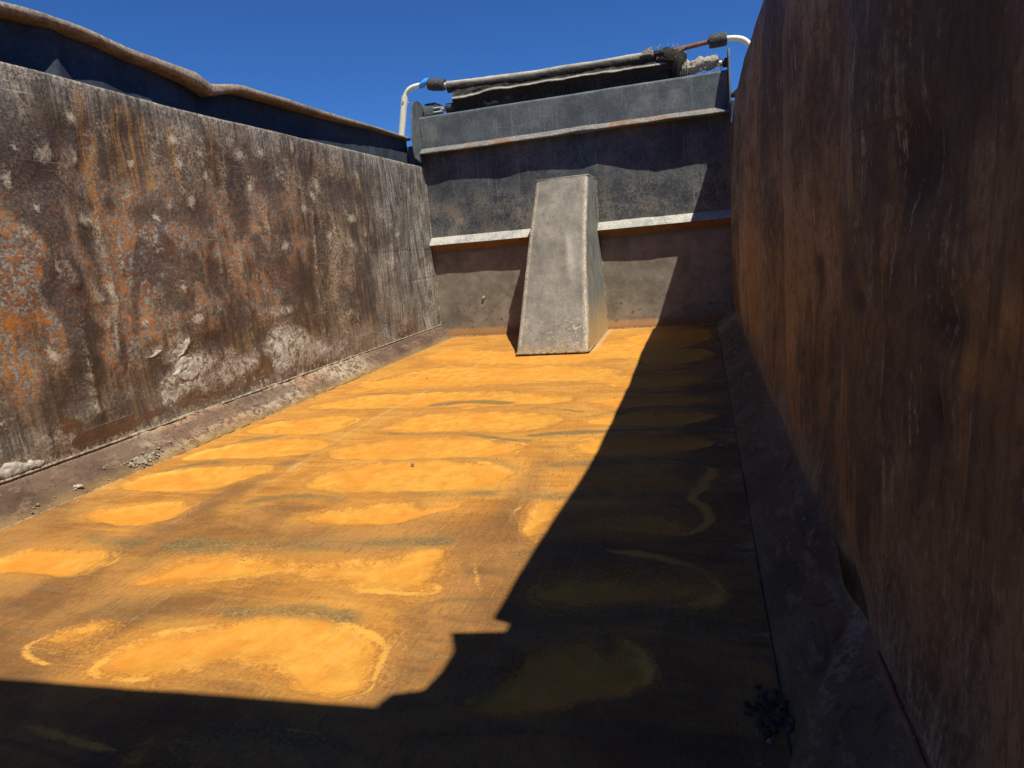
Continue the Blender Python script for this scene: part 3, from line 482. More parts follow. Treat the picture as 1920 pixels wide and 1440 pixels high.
warm = sstep(-3.85, -2.75, Y + (fbm(X*3, Y*3, 61)-.5)*1.0)*(1-.85*sstep(.66, .90, X))
warm = np.maximum(warm, .68*np.clip(sum(sstep(-.15, .04, sdist(PX, PY, p_))*s_ for s_, f_, p_ in POOLS[:14]), 0, 1))
warm = np.maximum(warm, .35*sstep(-4.3, -3.4, Y)*(1-sstep(.3, .6, X)))
scuff = np.exp(-((X+.38+.03*np.sin(Y*2))/.022)**2)*sstep(-3.2, -2.9, Y)*(1-sstep(-1.2, -.9, Y))*(.45+.6*fbm(X*10, Y*4, 70))
scuff = np.maximum(scuff, .75*np.exp(-((WF-np.abs(X))/.03)**2)*fbm(X*20, Y*6, 71))
scuff = np.maximum(scuff, .8*np.exp(-((WF-X)/.07)**2)*sstep(.5, .75, fbm(X*8, Y*26, 72)))
dd = np.maximum(np.maximum(np.abs(X-.01)-.23, -Y-.99), 0)
scuff = np.maximum(scuff, .9*np.exp(-(dd/.035)**2)*sstep(-1.08, -.8, Y))
lane = np.exp(-((X+.455+.02*np.sin(Y*3)+.03*(fbm(X*2, Y*3, 77)-.5))/.045)**2)+np.exp(-((X-.41+.02*np.sin(Y*2.2)+.04*(fbm(X*2, Y*3, 78)-.5))/.055)**2)
lane = lane*(.30*sstep(-1.0, -2.3, Y)+.70*sstep(-2.5, -3.1, Y))*(.6+.7*fbm(X*3, Y*5, 79))
warm = warm*(1-.62*np.clip(lane, 0, 1)); pool = pool*(1-.45*np.clip(lane, 0, 1))
dark = dark*(1-.35*sstep(.3, .6, X)*sstep(-3.0, -3.5, Y))
dark = np.maximum(dark, .35*sstep(.80, .93, X+.05*(fbm(X*4, Y*8, 75)-.5))*(Y > -9))  # floor colour darkened along the right side to deepen the shade there
Z = -.010*sstep(0, 1, pool) + .004*(fbm(X*3, Y*3, 88)-.5) + .0015*(fbm(X*20, Y*20, 89)-.5)
Z = Z*sstep(0, .05, WF-np.abs(X))
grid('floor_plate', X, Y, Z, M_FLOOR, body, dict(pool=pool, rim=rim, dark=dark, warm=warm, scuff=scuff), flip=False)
for k in range(15): MB().box((-.95, -.35-k*.30, -.12), (.95, -.29-k*.30, -.014), .003).build('cross_member', M_NAVY, body)
for a in (-.45, .33): MB().box((a, -4.7, -.36), (a+.12, -.05, -.122)).build('long_sill', M_NAVY, body)

# left side wall: dented sheet with a folded top edge
def interp(y, pts):
    p = sorted(pts); return np.interp(y, [a for a, _ in p], [b for _, b in p])
ys = np.concatenate([np.linspace(-4.6, -3.15, 40)[:-1], np.linspace(-3.15, 0, 520)]); nz = 186
vs = np.linspace(0, 1, nz)
Yg, Vg = np.meshgrid(ys, vs, indexing='ij')
top = 1.256 + .012*(fbm(Yg*1.7, 0*Yg, 7)-.5) + .014*sstep(-2.2, -3.0, Yg)
Zg = Vg*top
def stakes(Y, Z, seed):      # bowed out between the side posts
    ph = (Y+.28)/.62 + .12*(fbm(Y*.8, Z*.8, seed)-.5)
    return -.021*np.cos(2*math.pi*ph)*np.sin(np.clip(Z/1.27, 0, 1)*math.pi)**.7
D = stakes(Yg, Zg, 5) + .020*(fbm(Yg*2.3, Zg*2.3, 12)-.5) + .010*(fbm(Yg*7, Zg*5, 13)-.5) + .0025*(fbm(Yg*30, Zg*25, 14)-.5)
yw = Yg+(fbm(Yg*14, Zg*14, 90)-.5)*.03; zw = Zg+(fbm(Yg*14, Zg*14, 91)-.5)*.03
A = {k: np.zeros(Yg.shape) for k in ('orange', 'dent', 'ochre', 'pale', 'peel', 'brown', 'grey', 'ridge')}
for (cy, cz, ry, rz) in SPOTS:
    rs_ = random.Random(int(cy*9173+cz*331)); ky, kz, sk = rs_.uniform(.8, 1.35), rs_.uniform(.8, 1.5), rs_.uniform(-.5, .5)
    q = ((yw-cy+sk*(zw-cz))/(ry*1.25*ky))**2+((zw-cz)/(rz*1.25*kz))**2
    A['pale'] = np.maximum(A['pale'], np.exp(-q)*rs_.uniform(.5, 1.05))
    A['pale'] = np.maximum(A['pale'], .46*np.exp(-((yw-cy)/(ry*2.4))**2-((zw-cz-rz*.6)/(rz*3.2))**2))
    D += .0012*np.exp(-((Yg-cy)/(ry*2))**2-((Zg-cz)/(rz*2))**2)
for pts in RIDGES:
    A['ridge'] = np.maximum(A['ridge'], line_mask(yw, zw, pts, .012)); D += .009*line_mask(Yg, Zg, pts, .026)
for pts in OCHRE:
    A['ochre'] = np.maximum(A['ochre'], line_mask(yw, zw, pts, .022)*.95)
for (c, ry, rz, s) in ORANGE:
    A['orange'] = np.maximum(A['orange'], s*np.exp(-((yw-c[0])/ry)**2-((zw-c[1])/rz)**2)*1.1)
A['orange'] = np.maximum(A['orange'], .42*sstep(-1.0, -1.9, Yg)*sstep(.25, .45, Zg)*(1-sstep(.9, 1.15, Zg)))
for (c, ry, rz, s) in DARKDENTS:
    e = np.exp(-((yw-c[0])/ry)**2-((zw-c[1])/rz)**2); A['dent'] = np.maximum(A['dent'], s*e); D -= .014*s*np.exp(-((Yg-c[0])/ry)**2-((Zg-c[1])/rz)**2)
for p in PEEL: A['peel'] = np.maximum(A['peel'], sstep(-.03, .03, sdist(yw, zw, p)))
for p in BROWN: A['brown'] = np.maximum(A['brown'], sstep(-.03, .03, sdist(yw, zw, p)))
A['peel'] = np.maximum(A['peel'], .40*sstep(.38, .22, Zg)*sstep(-2.9, -2.5, Yg)*(1-sstep(-.5, -.2, Yg))*sstep(.42, .55, fbm(Yg*4, Zg*6, 204)))
A['brown'] = np.maximum(A['brown'], .55*sstep(.19, .12, Zg)*sstep(.45, .6, fbm(Yg*3, Zg*3, 55)))
A['dent'] = np.maximum(A['dent'], .8*sstep(.50, .66, fbm(Yg*3.3, Zg*2.0, 201))*sstep(.2, .4, Zg)); A['dent'] = np.maximum(A['dent'], .55*sstep(.52, .66, fbm(Yg*9, Zg*4.5, 203)))
A['grey'] = np.clip(sstep(-1.5, -.25, Yg+.5*(fbm(Yg*2, Zg*2, 57)-.5))*.85 + .5*sstep(1.1, 1.26, Zg), 0, 1)
A['grey'] = np.maximum(A['grey'], .8*sstep(.30, .18, Zg)*sstep(.35, .6, fbm(Yg*2, Zg*4, 58)))
A['pale'] = np.maximum(A['pale'], .30*np.exp(-((Zg-.33-.05*np.sin(Yg*2.2))/.09)**2)*sstep(-2.3, -1.9, Yg))
A['pale'] = np.maximum(A['pale'], .5*np.exp(-((top-Zg)/.035)**2))
A['pale'] = np.maximum(A['pale'], .5*np.exp(-((Yg+.12)/.06)**2)*fbm(Yg*20, Zg*3, 59)*1.4)
A['pale'] = np.maximum(A['pale'], .6*np.exp(-((Zg-HG)/.02)**2))
D += .004*A['peel']*(.5+fbm(Yg*25, Zg*25, 92))
D *= sstep(0, .12, -Yg)*.9+.1
D *= sstep(HG-.02, .2, Zg)*.85+.15
D = D*(1-.75*sstep(1.12, 1.25, Zg))
XL = -W + D
LW_Y = ys.copy()
# folded edge and outer skin
def capped(X, Y, Z, attrs, side, mat, name, label=None, drop=None):
    t_ = .014; e = [(0, 0), (-side*-.0, 0)]
    Xc = [X]; Yc = [Y]; Zc = [Z]
    for dx, dz in ((.002, .004), (.007, .007), (.012, .004), (.014, -.004), (.014, -.02), (.013, -.035)):
        Xc.append(X[:, -1:]+side*dx); Yc.append(Y[:, -1:]); Zc.append(Z[:, -1:]+dz)
    at = {k: np.concatenate([a]+[a[:, -1:]]*6, 1) for k, a in attrs.items()}
    return grid(name, np.concatenate(Xc, 1), np.concatenate(Yc, 1), np.concatenate(Zc, 1), mat, body, at, flip=(side > 0), drop=drop)
seam = np.exp(-((Zg-.665-.004*np.sin(Yg*9))/.0035)**2)*sstep(-1.1, -1.0, Yg)+np.exp(-((Zg-.46)/.0035)**2)*sstep(-.6, -.5, Yg)
A['dent'] = np.maximum(A['dent'], seam*.95); XL = XL - .003*seam
lw_o = capped(XL, Yg, Zg, A, -1, M_LWALL, 'side_wall')
lw_o['label'] = 'sunlit dented side wall with orange rust and flaking paint'

TEAR = 3.64
# right side wall
ys = np.concatenate([np.linspace(-4.6, -4.25, 12)[:-1], np.linspace(-4.25, -1.6, 260)[:-1], np.linspace(-1.6, 0, 110)])
Yg, Vg = np.meshgrid(ys, np.linspace(0, 1, 130), indexing='ij')
top = interp(Yg, RWALL_TOP); Zg = Vg*top
D = stakes(Yg, Zg, 25)*1.25 + .030*(fbm(Yg*2.0, Zg*2.0, 112)-.5) + .010*(fbm(Yg*7, Zg*5, 113)-.5)+.003*(fbm(Yg*24, Zg*16, 114)-.5)
yw = Yg+(fbm(Yg*12, Zg*12, 190)-.5)*.05; zw = Zg+(fbm(Yg*12, Zg*12, 191)-.5)*.05
B = {k: np.zeros(Yg.shape) for k in ('orange', 'dent', 'pale', 'glow')}
for (cy, cz, ry, rz, s) in RDENTS:
    e = np.exp(-((yw-cy)/ry)**2-((zw-cz)/rz)**2); B['dent'] = np.maximum(B['dent'], s*e); D -= .012*s*np.exp(-((Yg-cy)/ry)**2-((Zg-cz)/rz)**2)
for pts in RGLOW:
    B['glow'] = np.maximum(B['glow'], line_mask(yw, zw, pts, .016))  # mask for the painted reflected glow
B['orange'] = np.maximum(B['orange'], .75*sstep(.8, .45, Zg)*sstep(.1, .25, Zg)*sstep(.3, .6, fbm(Yg*4, Zg*1.2, 121)))
B['pale'] = np.maximum(.55*sstep(.45, .62, fbm(Yg*5, Zg*2, 122))*sstep(-2.3, -1.0, Yg), .8*np.exp(-((Yg)/.05)**2))
B['pale'] = np.maximum(B['pale'], .7*np.exp(-((Zg-HG-.02)/.02)**2)*fbm(Yg*8, Zg*8, 123))
D *= (sstep(0, .12, -Yg)*.9+.1)*(sstep(HG-.02, .2, Zg)*.85+.15)*(1-.6*sstep(1.1, 1.3, Zg))
bow = .028*np.exp(-((Yg+TEAR)/.085)**2)*np.exp(-((Zg-HG)/.06)**2)       # sprung away from the corner plate at the tear
XR = W - D + bow
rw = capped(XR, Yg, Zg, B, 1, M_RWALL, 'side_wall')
rw['label'] = 'shaded brown side wall with vertical rust streaks'

# corner plates
for side, mat in ((-1, M_FIL_L), (1, M_FIL_R)):
    ys = np.linspace(-4.6, 0, 560); us = np.linspace(0, 1, 26)
    Yg, U = np.meshgrid(ys, us, indexing='ij')
    XX = side*(WF + (W+.004-WF)*U); ZZ = -.003+(HG+.003)*U
    lump = .010*(fbm(Yg*5, U*2, 31+side)-.5) + .004*(fbm(Yg*24, U*5, 33+side)-.5)
    lump = lump*np.sin(U*math.pi)**.5
    pale = np.zeros(Yg.shape); edge = .9*np.exp(-((1-U)/.10)**2)*(.3+fbm(Yg*4, U*2, 36)); toe = np.exp(-(U/.22)**2)
    if side < 0:
        pale = (.25+.75*sstep(.34, .52, fbm(Yg*2.2, U*1.6, 41)))*sstep(-3.05, -2.75, Yg)*(1-sstep(-1.5, -1.0, Yg)); pale = np.maximum(pale, .5*toe*sstep(-3.2, -2.7, Yg)*(Yg < -2))
        lump += .009*pale*sstep(.35, .65, fbm(Yg*26, U*7, 37))
    else:
        pale = .9*sstep(-.75, -.45, Yg)*(.4+sstep(.4, .6, fbm(Yg*20, U*3, 43))); edge = edge*.35; toe = toe*.5
        lump += .006*pale*sstep(.4, .6, fbm(Yg*14+U*8, U*3, 44))
        lump += .005*sstep(-3.90, -3.92, Yg-U*.22)                      # lapped second plate
        pale = np.maximum(pale, .5*sstep(-3.91, -3.93, Yg-U*.22)*(1-sstep(-3.97, -3.99, Yg-U*.22)))
        sag = np.exp(-((Yg+TEAR)/.08)**2)*sstep(.8, 1, U); ZZ = ZZ-.012*sag; XX = XX-.010*sag
    XX = XX - side*lump*.65; ZZ = ZZ + lump*.75
    c = grid('corner_plate', XX, Yg, ZZ, mat, body, dict(pale=pale, edge=edge, toe=toe), flip=(side < 0))
    c['label'] = 'crusted sloping corner plate along the sunlit wall' if side < 0 else 'dark sloping corner plate along the shaded wall'

# side boards outside the walls, and the battered rails on top of them
LRAIL = [(-4.6, 1.485), (-2.96, 1.482), (-2.83, 1.487), (-2.69, 1.487), (-2.52, 1.471), (-2.32, 1.453), (-2.20, 1.443), (-2.14, 1.433), (-2.09, 1.425), (-2.03, 1.435), (-1.95, 1.451), (-1.87, 1.459), (-1.71, 1.457), (-1.51, 1.465), (-1.29, 1.462), (-1.0, 1.463), (-.63, 1.469), (-.1, 1.468)]
LRX = [(-4.6, 0), (-2.9, .006), (-2.5, -.004), (-2.2, .030), (-2.07, .004), (-1.7, .016), (-1.4, .002), (-1.1, .012), (-.6, .006), (-.05, 0)]
RRX = [(-4.6, -.012), (-4.205, -.012), (-4.20, -.012), (-4.165, -.012), (-4.16, -.045), (-3.93, -.038), (-3.51, -.012), (-2.92, .010), (-2.53, .022), (-1.6, .018), (-.9, .008), (-.49, .002), (-.33, -.022), (-.2, -.03), (-.05, -.06)]
for side in (-1, 1):
    ys = np.linspace(-4.42, -.04, 420)
    if side > 0: ys = np.sort(np.concatenate([ys, [-4.156, -4.162]]))
    zt = interp(ys, LRAIL) if side < 0 else 1.452+.006*(fbm(ys*1.5, ys*0, 3)-.5)
    xi = 1.128 - interp(ys, LRX) if side < 0 else 1.128 + interp(ys, RRX)
    zt = zt+.006*(fbm(ys*6, ys*0, 71)-.5); xi = xi+.005*(fbm(ys*6, ys*0, 72)-.5)
    n = 16; hw = .043; hh = .0165+.010*np.exp(-((ys+2.12)/.16)**2)+.004*(fbm(ys*3, ys*0, 70)-.5) if side < 0 else .022+0*ys
    hh = hh*(1-.35*sstep(-1.2, -.2, ys))
    cs = []
    for k in range(n):
        a = 2*math.pi*(k+.5)/n; c_, s_ = math.cos(a), math.sin(a)
        cs.append((hw*math.copysign(abs(c_)**.55, c_), math.copysign(abs(s_)**.55, s_)))
    Xr = np.zeros((n, len(ys))); Yr = np.zeros_like(Xr); Zr = np.zeros_like(Xr)
    for k, (cx, cz) in enumerate(cs):
        Xr[k] = side*(xi+hw+cx); Yr[k] = ys; Zr[k] = zt-hh+cz*hh+.003*(fbm(ys*9, ys*0+k*.4, 75)-.5)
    r = grid('top_rail', Xr, Yr, Zr, M_RAIL, body, close_u=True, flip=(side > 0))
    r['label'] = 'bent rusty rail over the sunlit wall' if side < 0 else 'bent rail over the shaded wall'
    zz = np.linspace(.0, 1, 24)
    Yb, Vb = np.meshgrid(ys, zz, indexing='ij'); zb = np.broadcast_to((zt-hh)[:, None], Yb.shape)
    Zb = .10+(zb-.10)*Vb; Xb = (xi[:, None]+np.interp(Yb, [-4.6, -2.95, -2.85, -2.78, -2.72, -2.6, -2.4, -2.2, -1.5, -1.3, -.6, -.1], [.08, .08, .072, .040, .060, .052, .058, .08, .08, .056, .043, .036]) if side < 0 else 1.205)+.004*(fbm(Yb*2, Zb*2, 99)-.5)
    Xo = Xb+.012
    s_ = grid('side_board', side*Xb, Yb, Zb, M_NAVY, body, flip=(side > 0))
    s_['label'] = 'dark blue outer board behind the sunlit wall' if side < 0 else 'dark blue outer board behind the shaded wall'
    for k in range(7): MB().box((1.225 if side > 0 else -1.30, -.35-k*.62, .02), (1.30 if side > 0 else -1.225, -.25-k*.62, 1.38), .006).build('side_post', M_NAVY, body)
# bolts on the end of the left board, seen against the dark corner
for (y, z) in ((-.10, 1.385), (-.13, 1.425)): MB().tube([(-1.203, y, z), (-1.180, y, z)], .009, 10).build('bolt', M_ALU, body)

# front wall (recessed panels, ribs)
xs = np.linspace(-W-.004, W+.004, 300); zs = np.linspace(-.003, 1.345, 170)
Xg, Zg = np.meshgrid(xs, zs, indexing='ij')
Yw = .020*(fbm(Xg*2.2, Zg*2.2, 7)-.5)+.006*(fbm(Xg*8, Zg*8, 8)-.5)
Yw = Yw*sstep(0, .15, W-np.abs(Xg)) + .003 - .03*sstep(.065, .0, Zg)
Yw = np.where(Zg > .70, Yw-.004, Yw)
grid('front_wall', Xg, Yw, Zg, M_HEAD, body, flip=False)
def rib(name, prof, mat, wob, seed, zlift=0):
    prof = smooth_pts(prof, False, 1); xs = np.linspace(-W+.003, W-.003, 260)
    Xr = np.repeat(xs[:, None], len(prof), 1); P = np.array(prof)
    Yr = np.repeat(P[None, :, 0], len(xs), 0).copy(); Zr = np.repeat(P[None, :, 1], len(xs), 0).copy()
    wgt = np.clip(-P[:, 0]/max(-P[:, 0].min(), .01), 0, 1)[None, :]
    Yr += (wob(xs)[0])[:, None]*wgt; Zr += (wob(xs)[1])[:, None]*(wgt*.6+.4)
    return grid(name, Xr, Yr, Zr, mat, body, flip=False)
M_RIBU = paint_mat('rust_brown_underside_steel', (.15, .085, .035), (.24, .14, .06), rust=(.16, .06, .03), rust_amt=.5, scratch=.1)
w1 = lambda x: (.006*(fbm(x*3, x*0, 3)-.5), .004*(fbm(x*2, x*0, 4)-.5))
rib('stiffener_rib', [(.01, .752), (-.004, .748), (-.040, .722), (-.068, .699), (-.072, .692)], M_RIB, w1, 1)['label'] = 'pale scraped slope of the low rib'
rib('rib_underside', [(-.0715, .6905), (-.066, .686), (-.030, .663), (.012, .636)], M_RIBU, w1, 2)['label'] = 'brown underside of the low rib'
SHD = [(-1.056, 1.123), (-.786, 1.139), (-.68, 1.132), (-.50, 1.110), (-.29, 1.134), (.10, 1.100), (.20, 1.118), (.36, 1.080), (.62, 1.030), (.87, 1.063), (1.1, 1.05)]
def w2(x):        # buckled edge: how far it stands out, and its height
    p = (1.340-np.interp(x-.09, [a for a, _ in SHD], [b for _, b in SHD]))*.34
    return (.084-p, .010*(fbm(x*1.4, x*0, 35)-.5)+.004*(fbm(x*9, x*0, 36)-.5)+.006*np.exp(-((x-.1)/.12)**2)-.006*np.exp(-((x+.6)/.3)**2))
rib('upper_lip', [(-.022, 1.384), (-.035, 1.378), (-.066, 1.362), (-.082, 1.352), (-.086, 1.343), (-.080, 1.338), (-.05, 1.342), (.01, 1.345)], M_LIP, w2, 3)['label'] = 'buckled rusty lip below the top panel'
# top panel with its folded flange
xs = np.linspace(-1.052, 1.052, 200); prof = [(-.022, 1.370+k*.215/30) for k in range(31)]+[(-.020, 1.592), (-.012, 1.598), (.0, 1.600), (.06, 1.600), (.13, 1.598), (.145, 1.59), (.148, 1.4)]
P = np.array(prof); Xr = np.repeat(xs[:, None], len(P), 1); Yr = np.repeat(P[None, :, 0], len(xs), 0).copy(); Zr = np.repeat(P[None, :, 1], len(xs), 0).copy()
Yr += .008*(fbm(Xr*3, Zr*3, 51)-.5)
Zr += .004*(fbm(Xr*2, Xr*0, 52)-.5)*(Zr > 1.5)
grid('top_panel', Xr, Yr, Zr, M_PANEL, body, flip=False)['label'] = 'grey blue scratched top panel of the front wall'
fin = [(-.150, 1.285), (-.168, 1.36), (-.160, 1.48), (-.135, 1.60), (-.105, 1.672), (-.06, 1.706), (0, 1.715), (.06, 1.706), (.10, 1.67), (.12, 1.60), (.12, 1.285)]
for side in (-1, 1):
    mb = MB(); a, b = (1.056, 1.068) if side > 0 else (-1.068, -1.056)
    f2 = fin if side < 0 else [(y*(.72 if y < 0 else 1), z+(.01 if z > 1.6 else 0)) for y, z in fin]
    mb.prism(smooth_pts(f2, True, 1), a, b, 0, .002)
    mb.build('end_plate', M_PANEL, body, smooth=False)
# back of the front wall
for x in (-.9, -.45, 0, .45, .9): MB().box((x-.04, .025, -.1), (x+.04, .13, 1.36), .004).build('front_wall_post', M_NAVY, body)
for a, b in ((-1.21, -1.075), (1.075, 1.21)): MB().box((a, .022, 0.0), (b, .034, 1.42)).build('corner_panel', M_NAVY, body)

# weld beads in the corners
def weld(name, pts, r, mat, parent, seed, loc=None):
    P = [Vector(p) for p in pts]; out = []; rnd = random.Random(seed)
    for a, b in zip(P[:-1], P[1:]):
        n_ = max(2, int((b-a).length/.006))
        out += [a+(b-a)*k/n_+Vector((rnd.uniform(-1, 1), rnd.uniform(-1, 1), rnd.uniform(-1, 1)))*r*.12 for k in range(n_)]
    out.append(P[-1]); rs = [r*(.8+.35*(k % 2))*rnd.uniform(.85, 1.15) for k in range(len(out))]
    MB().tube(out, rs, 8).build(name, mat, parent)
for x, zt_ in ((-1.064, 1.25), (1.064, 1.26)): weld('weld_bead', [(x, -.004, HG), (x, -.002, zt_)], .005, M_WELD if x < 0 else M_RIBU, body, 3)
for x0, x1 in ((-.96, -.215), (.22, .96)): weld('weld_bead', [(x0, -.030, .002), (x1, -.030, .002)], .005, M_WELD, body, 5)
for sx in (-1, 1): weld('weld_bead', [(sx*(WF+.001), -4.3, -.001), (sx*(WF+.001), 0, -.001)], .003 if sx < 0 else .0022, M_WELD if sx < 0 else M_FIL_R, body, 7)
weld('weld_bead', [(-1.062, -4.3, HG-.001), (-1.062, 0, HG-.001)], .0045, M_WELD, body, 8)
weld('weld_bead', [(1.063, -4.3, HG-.001), (1.063, -3.82, HG-.001)], .004, M_RIBU, body, 9)
# cylinder housing against the front wall
lv = [(0, -.957, -.207, .229, .216), (.10, -.885, -.205, .222, .212), (.25, -.775, -.203, .208, .205), (.47, -.635, -.198, .192, .197), (.70, -.495, -.186, .184, .190), (.88, -.385, -.174, .183, .187), (1.04, -.30, -.163, .185, .188)]
nzh = 110; zz = np.linspace(0, 1.04, nzh); L = np.array(lv)
yf = np.interp(zz, L[:, 0], L[:, 1]); xl = np.interp(zz, L[:, 0], L[:, 2]); xr = np.interp(zz, L[:, 0], L[:, 3]); xb = np.interp(zz, L[:, 0], L[:, 4])
cols = []; R_ = .018
def row(i):
    pts = []; y0 = .02; xlb = xl[i]-.012; 
    for k in range(26): s = k/25; pts.append((xlb+(xl[i]-xlb)*s, y0+(yf[i]+R_-y0)*s, 0, 1))
    for k in range(1, 7): a = math.pi/2*k/7; pts.append((xl[i]+R_-R_*math.cos(a), yf[i]+R_-R_*math.sin(a), 1, 0))
    for k in range(46): s = k/45; pts.append((xl[i]+R_+(xr[i]-xl[i]-2*R_)*s, yf[i], max(0, 1-min(s, 1-s)*24), 0))
    for k in range(1, 7): a = math.pi/2*k/7; pts.append((xr[i]-R_+R_*math.sin(a), yf[i]+R_-R_*math.cos(a), 1, 0))
    for k in range(26): s = k/25; pts.append((xr[i]+(xb[i]-xr[i])*s, yf[i]+R_+(y0-yf[i]-R_)*s, max(0, 1-s*9)*.6, 1))
    return pts
rows = [row(i) for i in range(nzh)]
A3 = np.array(rows)              # z, u, 4
Xh, Yh, Ed, Sd = A3[..., 0], A3[..., 1], A3[..., 2], A3[..., 3]; Zh = np.repeat(zz[:, None], Xh.shape[1], 1)
nd = .016*(fbm(Xh*4+5, Zh*4, 61)-.5)+.006*(fbm(Xh*14, Zh*12, 62)-.5)
nd -= .012*np.exp(-((Xh-.06+.12*(Zh-.6))/.03)**2-((Zh-.55)/.14)**2)
Yh2 = Yh + nd*(1-Sd); Xh2 = Xh + Sd*np.sign(Xh)*.014*(fbm(Yh*5, Zh*4, 63)-.5)*np.clip(-Yh*6, 0, 1)
h = grid('cylinder_housing', Xh2, Yh2, Zh, M_HOUSING, body, dict(edge=Ed, side=Sd*(Xh > 0)), flip=True)
h['label'] = 'tapered brown housing leaning on the front wall'
weld('weld_bead', [(.214, .0, .004), (.229, -.945, .003), (.215, -.960, .003), (-.195, -.960, .003), (-.209, -.945, .003), (-.219, .0, .004)], .006, M_WELD, h, 11)
weld('weld_bead', [(.217, -.002, .02), (.206, -.002, .25), (.198, -.002, .47), (.188, -.002, .70), (.189, -.002, 1.03)], .005, M_WELD, h, 12)
# closed top of the housing, slightly proud rim
c = [(-.166, -.303), (.188, -.303), (.190, .015), (-.168, .015)]
MB().prism(c, 1.032, 1.046, 2, .004).build('housing_cap', M_HOUSING, h)
for (y, z, r) in ((-.20, .93, .008), (-.10, .86, .008), (-.10, .93, .005)): MB().tube([(.196, y, z), (.1975, y, z)], r, 8).build('bolt_hole', M_RUG, h)
# small bright bolt on the lower front wall
MB().tube([(-.70, .012, .285), (-.70, -.012, .285)], .010, 8).build('bolt', M_ALU, body)

# guessed unseen gate and brackets above and behind, shaped for the foreground shadow
tg = MB()
poly = [(-1.10, -4.540), (.985, -4.400), (1.12, -4.400), (1.12, -5.25), (-1.10, -5.25)]
tg.prism(poly, 1.400, 1.448, 2, .003)
for y in (-4.65, -5.12): tg.box((-1.08, y-.05, 1.449), (1.10, y+.05, 1.53), .006)
tgo = tg.build('unseen_tailgate', M_NAVY, body, smooth=False); tgo['label'] = 'unseen gate panel overhead, shaped to cast the foreground shadow'
br = [(1.118, -4.198), (1.029, -4.212), (1.052, -4.262), (1.051, -4.312), (1.041, -4.356), (.999, -4.372), (.986, -4.398), (1.26, -4.398), (1.26, -4.198)]
MB().prism(br, 1.405, 1.450, 2, .002).build('unseen_bracket', M_NAVY, body, smooth=False)
MB().prism([(-1.26, -4.55), (-1.03, -4.53), (-1.04, -4.30), (-1.26, -4.28)], 1.405, 1.45, 2, .002).build('unseen_bracket', M_NAVY, body, smooth=False)
for s in (-1, 1):
    MB().box((min(s*1.085, s*1.24), -4.62, -.02), (max(s*1.085, s*1.24), -4.52, 1.40), .006).build('rear_post', M_NAVY, body)

# ------------------------------------------------------------------ rolled mesh tarp over the front wall
tarp = empty('rolled_mesh_tarp', (0, .08, 1.6), 'torn black mesh tarp rolled up along the top of the front wall', 'tarp')
BAR = [(-.86, .06, 1.795), (-.208, .06, 1.768), (.60, .06, 1.765), (.77, .06, 1.768), (.95, .06, 1.793)]
def bar_at(x): return np.interp(x, [b[0] for b in BAR], [b[2] for b in BAR])
# roller core behind the panel
xs = np.linspace(-.80, .73, 200); n = 40
ang = np.linspace(0, 2*math.pi, n, endpoint=False)
Xr = np.repeat(xs[None, :], n, 0); Ag = np.repeat(ang[:, None], len(xs), 1)
rr = .048+.008*(fbm(Xr*5, Ag*1.2, 5)-.5)+.006*(fbm(Xr*16, Ag*3, 6)-.5); rr = rr+.006*np.sin(Ag*2+Xr*3)
dustA = np.clip(np.sin(Ag), 0, 1)**2*.5
core = grid('rolled_fabric', Xr, .09-np.cos(Ag)*rr*-1, 1.640+np.sin(Ag)*rr, M_TARP, tarp, dict(dust_glint=dustA), close_u=True, flip=False)
# fabric wrapped on the pull bar
xs = np.linspace(-.842, .60, 260)
Xr = np.repeat(xs[None, :], n, 0); Ag = np.repeat(ang[:, None], len(xs), 1)
rr = .031+.009*(fbm(Xr*4, Ag*1.2, 15)-.5)+.005*(fbm(Xr*14, Ag*2, 16)-.5)+.003*(fbm(Xr*60, Ag*5, 17)-.5)
sag = .012*np.clip(-np.sin(Ag), 0, 1)*(1+fbm(Xr*3, Xr*0, 18))
Zb = np.repeat(bar_at(xs)[None, :], n, 0)
wrap = grid('wrapped_edge', Xr, .06+np.cos(Ag)*rr, Zb+np.sin(Ag)*rr-sag, M_TARP, tarp, dict(dust_glint=np.clip(np.sin(Ag)+.25, 0, 1)), close_u=True, flip=True)
# hanging sheet between bar and roller, with the light on its folded hem painted pale
xs = np.linspace(-.80, .70, 260); vs = np.linspace(0, 1, 34)
Xs, Vs = np.meshgrid(xs, vs, indexing='ij')
zt = bar_at(Xs)-.012; left = sstep(-.80, -.72, Xs)
zl = 1.615+.0*Xs
Zs = zt+(zl-zt)*Vs
hem = .40+.26*(fbm(Xs*3.2, Xs*0, 26)-.5)+.2*sstep(-.45, -.8, Xs); bulge = .020*np.exp(-((Vs-hem)/.10)**2)
Ys = .045 - .02*np.sin(Vs*math.pi) - bulge + .034*(fbm(Xs*5+Vs*3, Vs*3, 27)-.5)+.010*(fbm(Xs*30, Vs*5, 28)-.5)
hem_glint = np.exp(-((Vs-hem+.06)/.045)**2)*.95
tear = (fbm(Xs*12, Vs*4, 29) > .80)
sh = grid('hanging_sheet', Xs, Ys, Zs, M_TARP, tarp, dict(dust_glint=hem_glint))
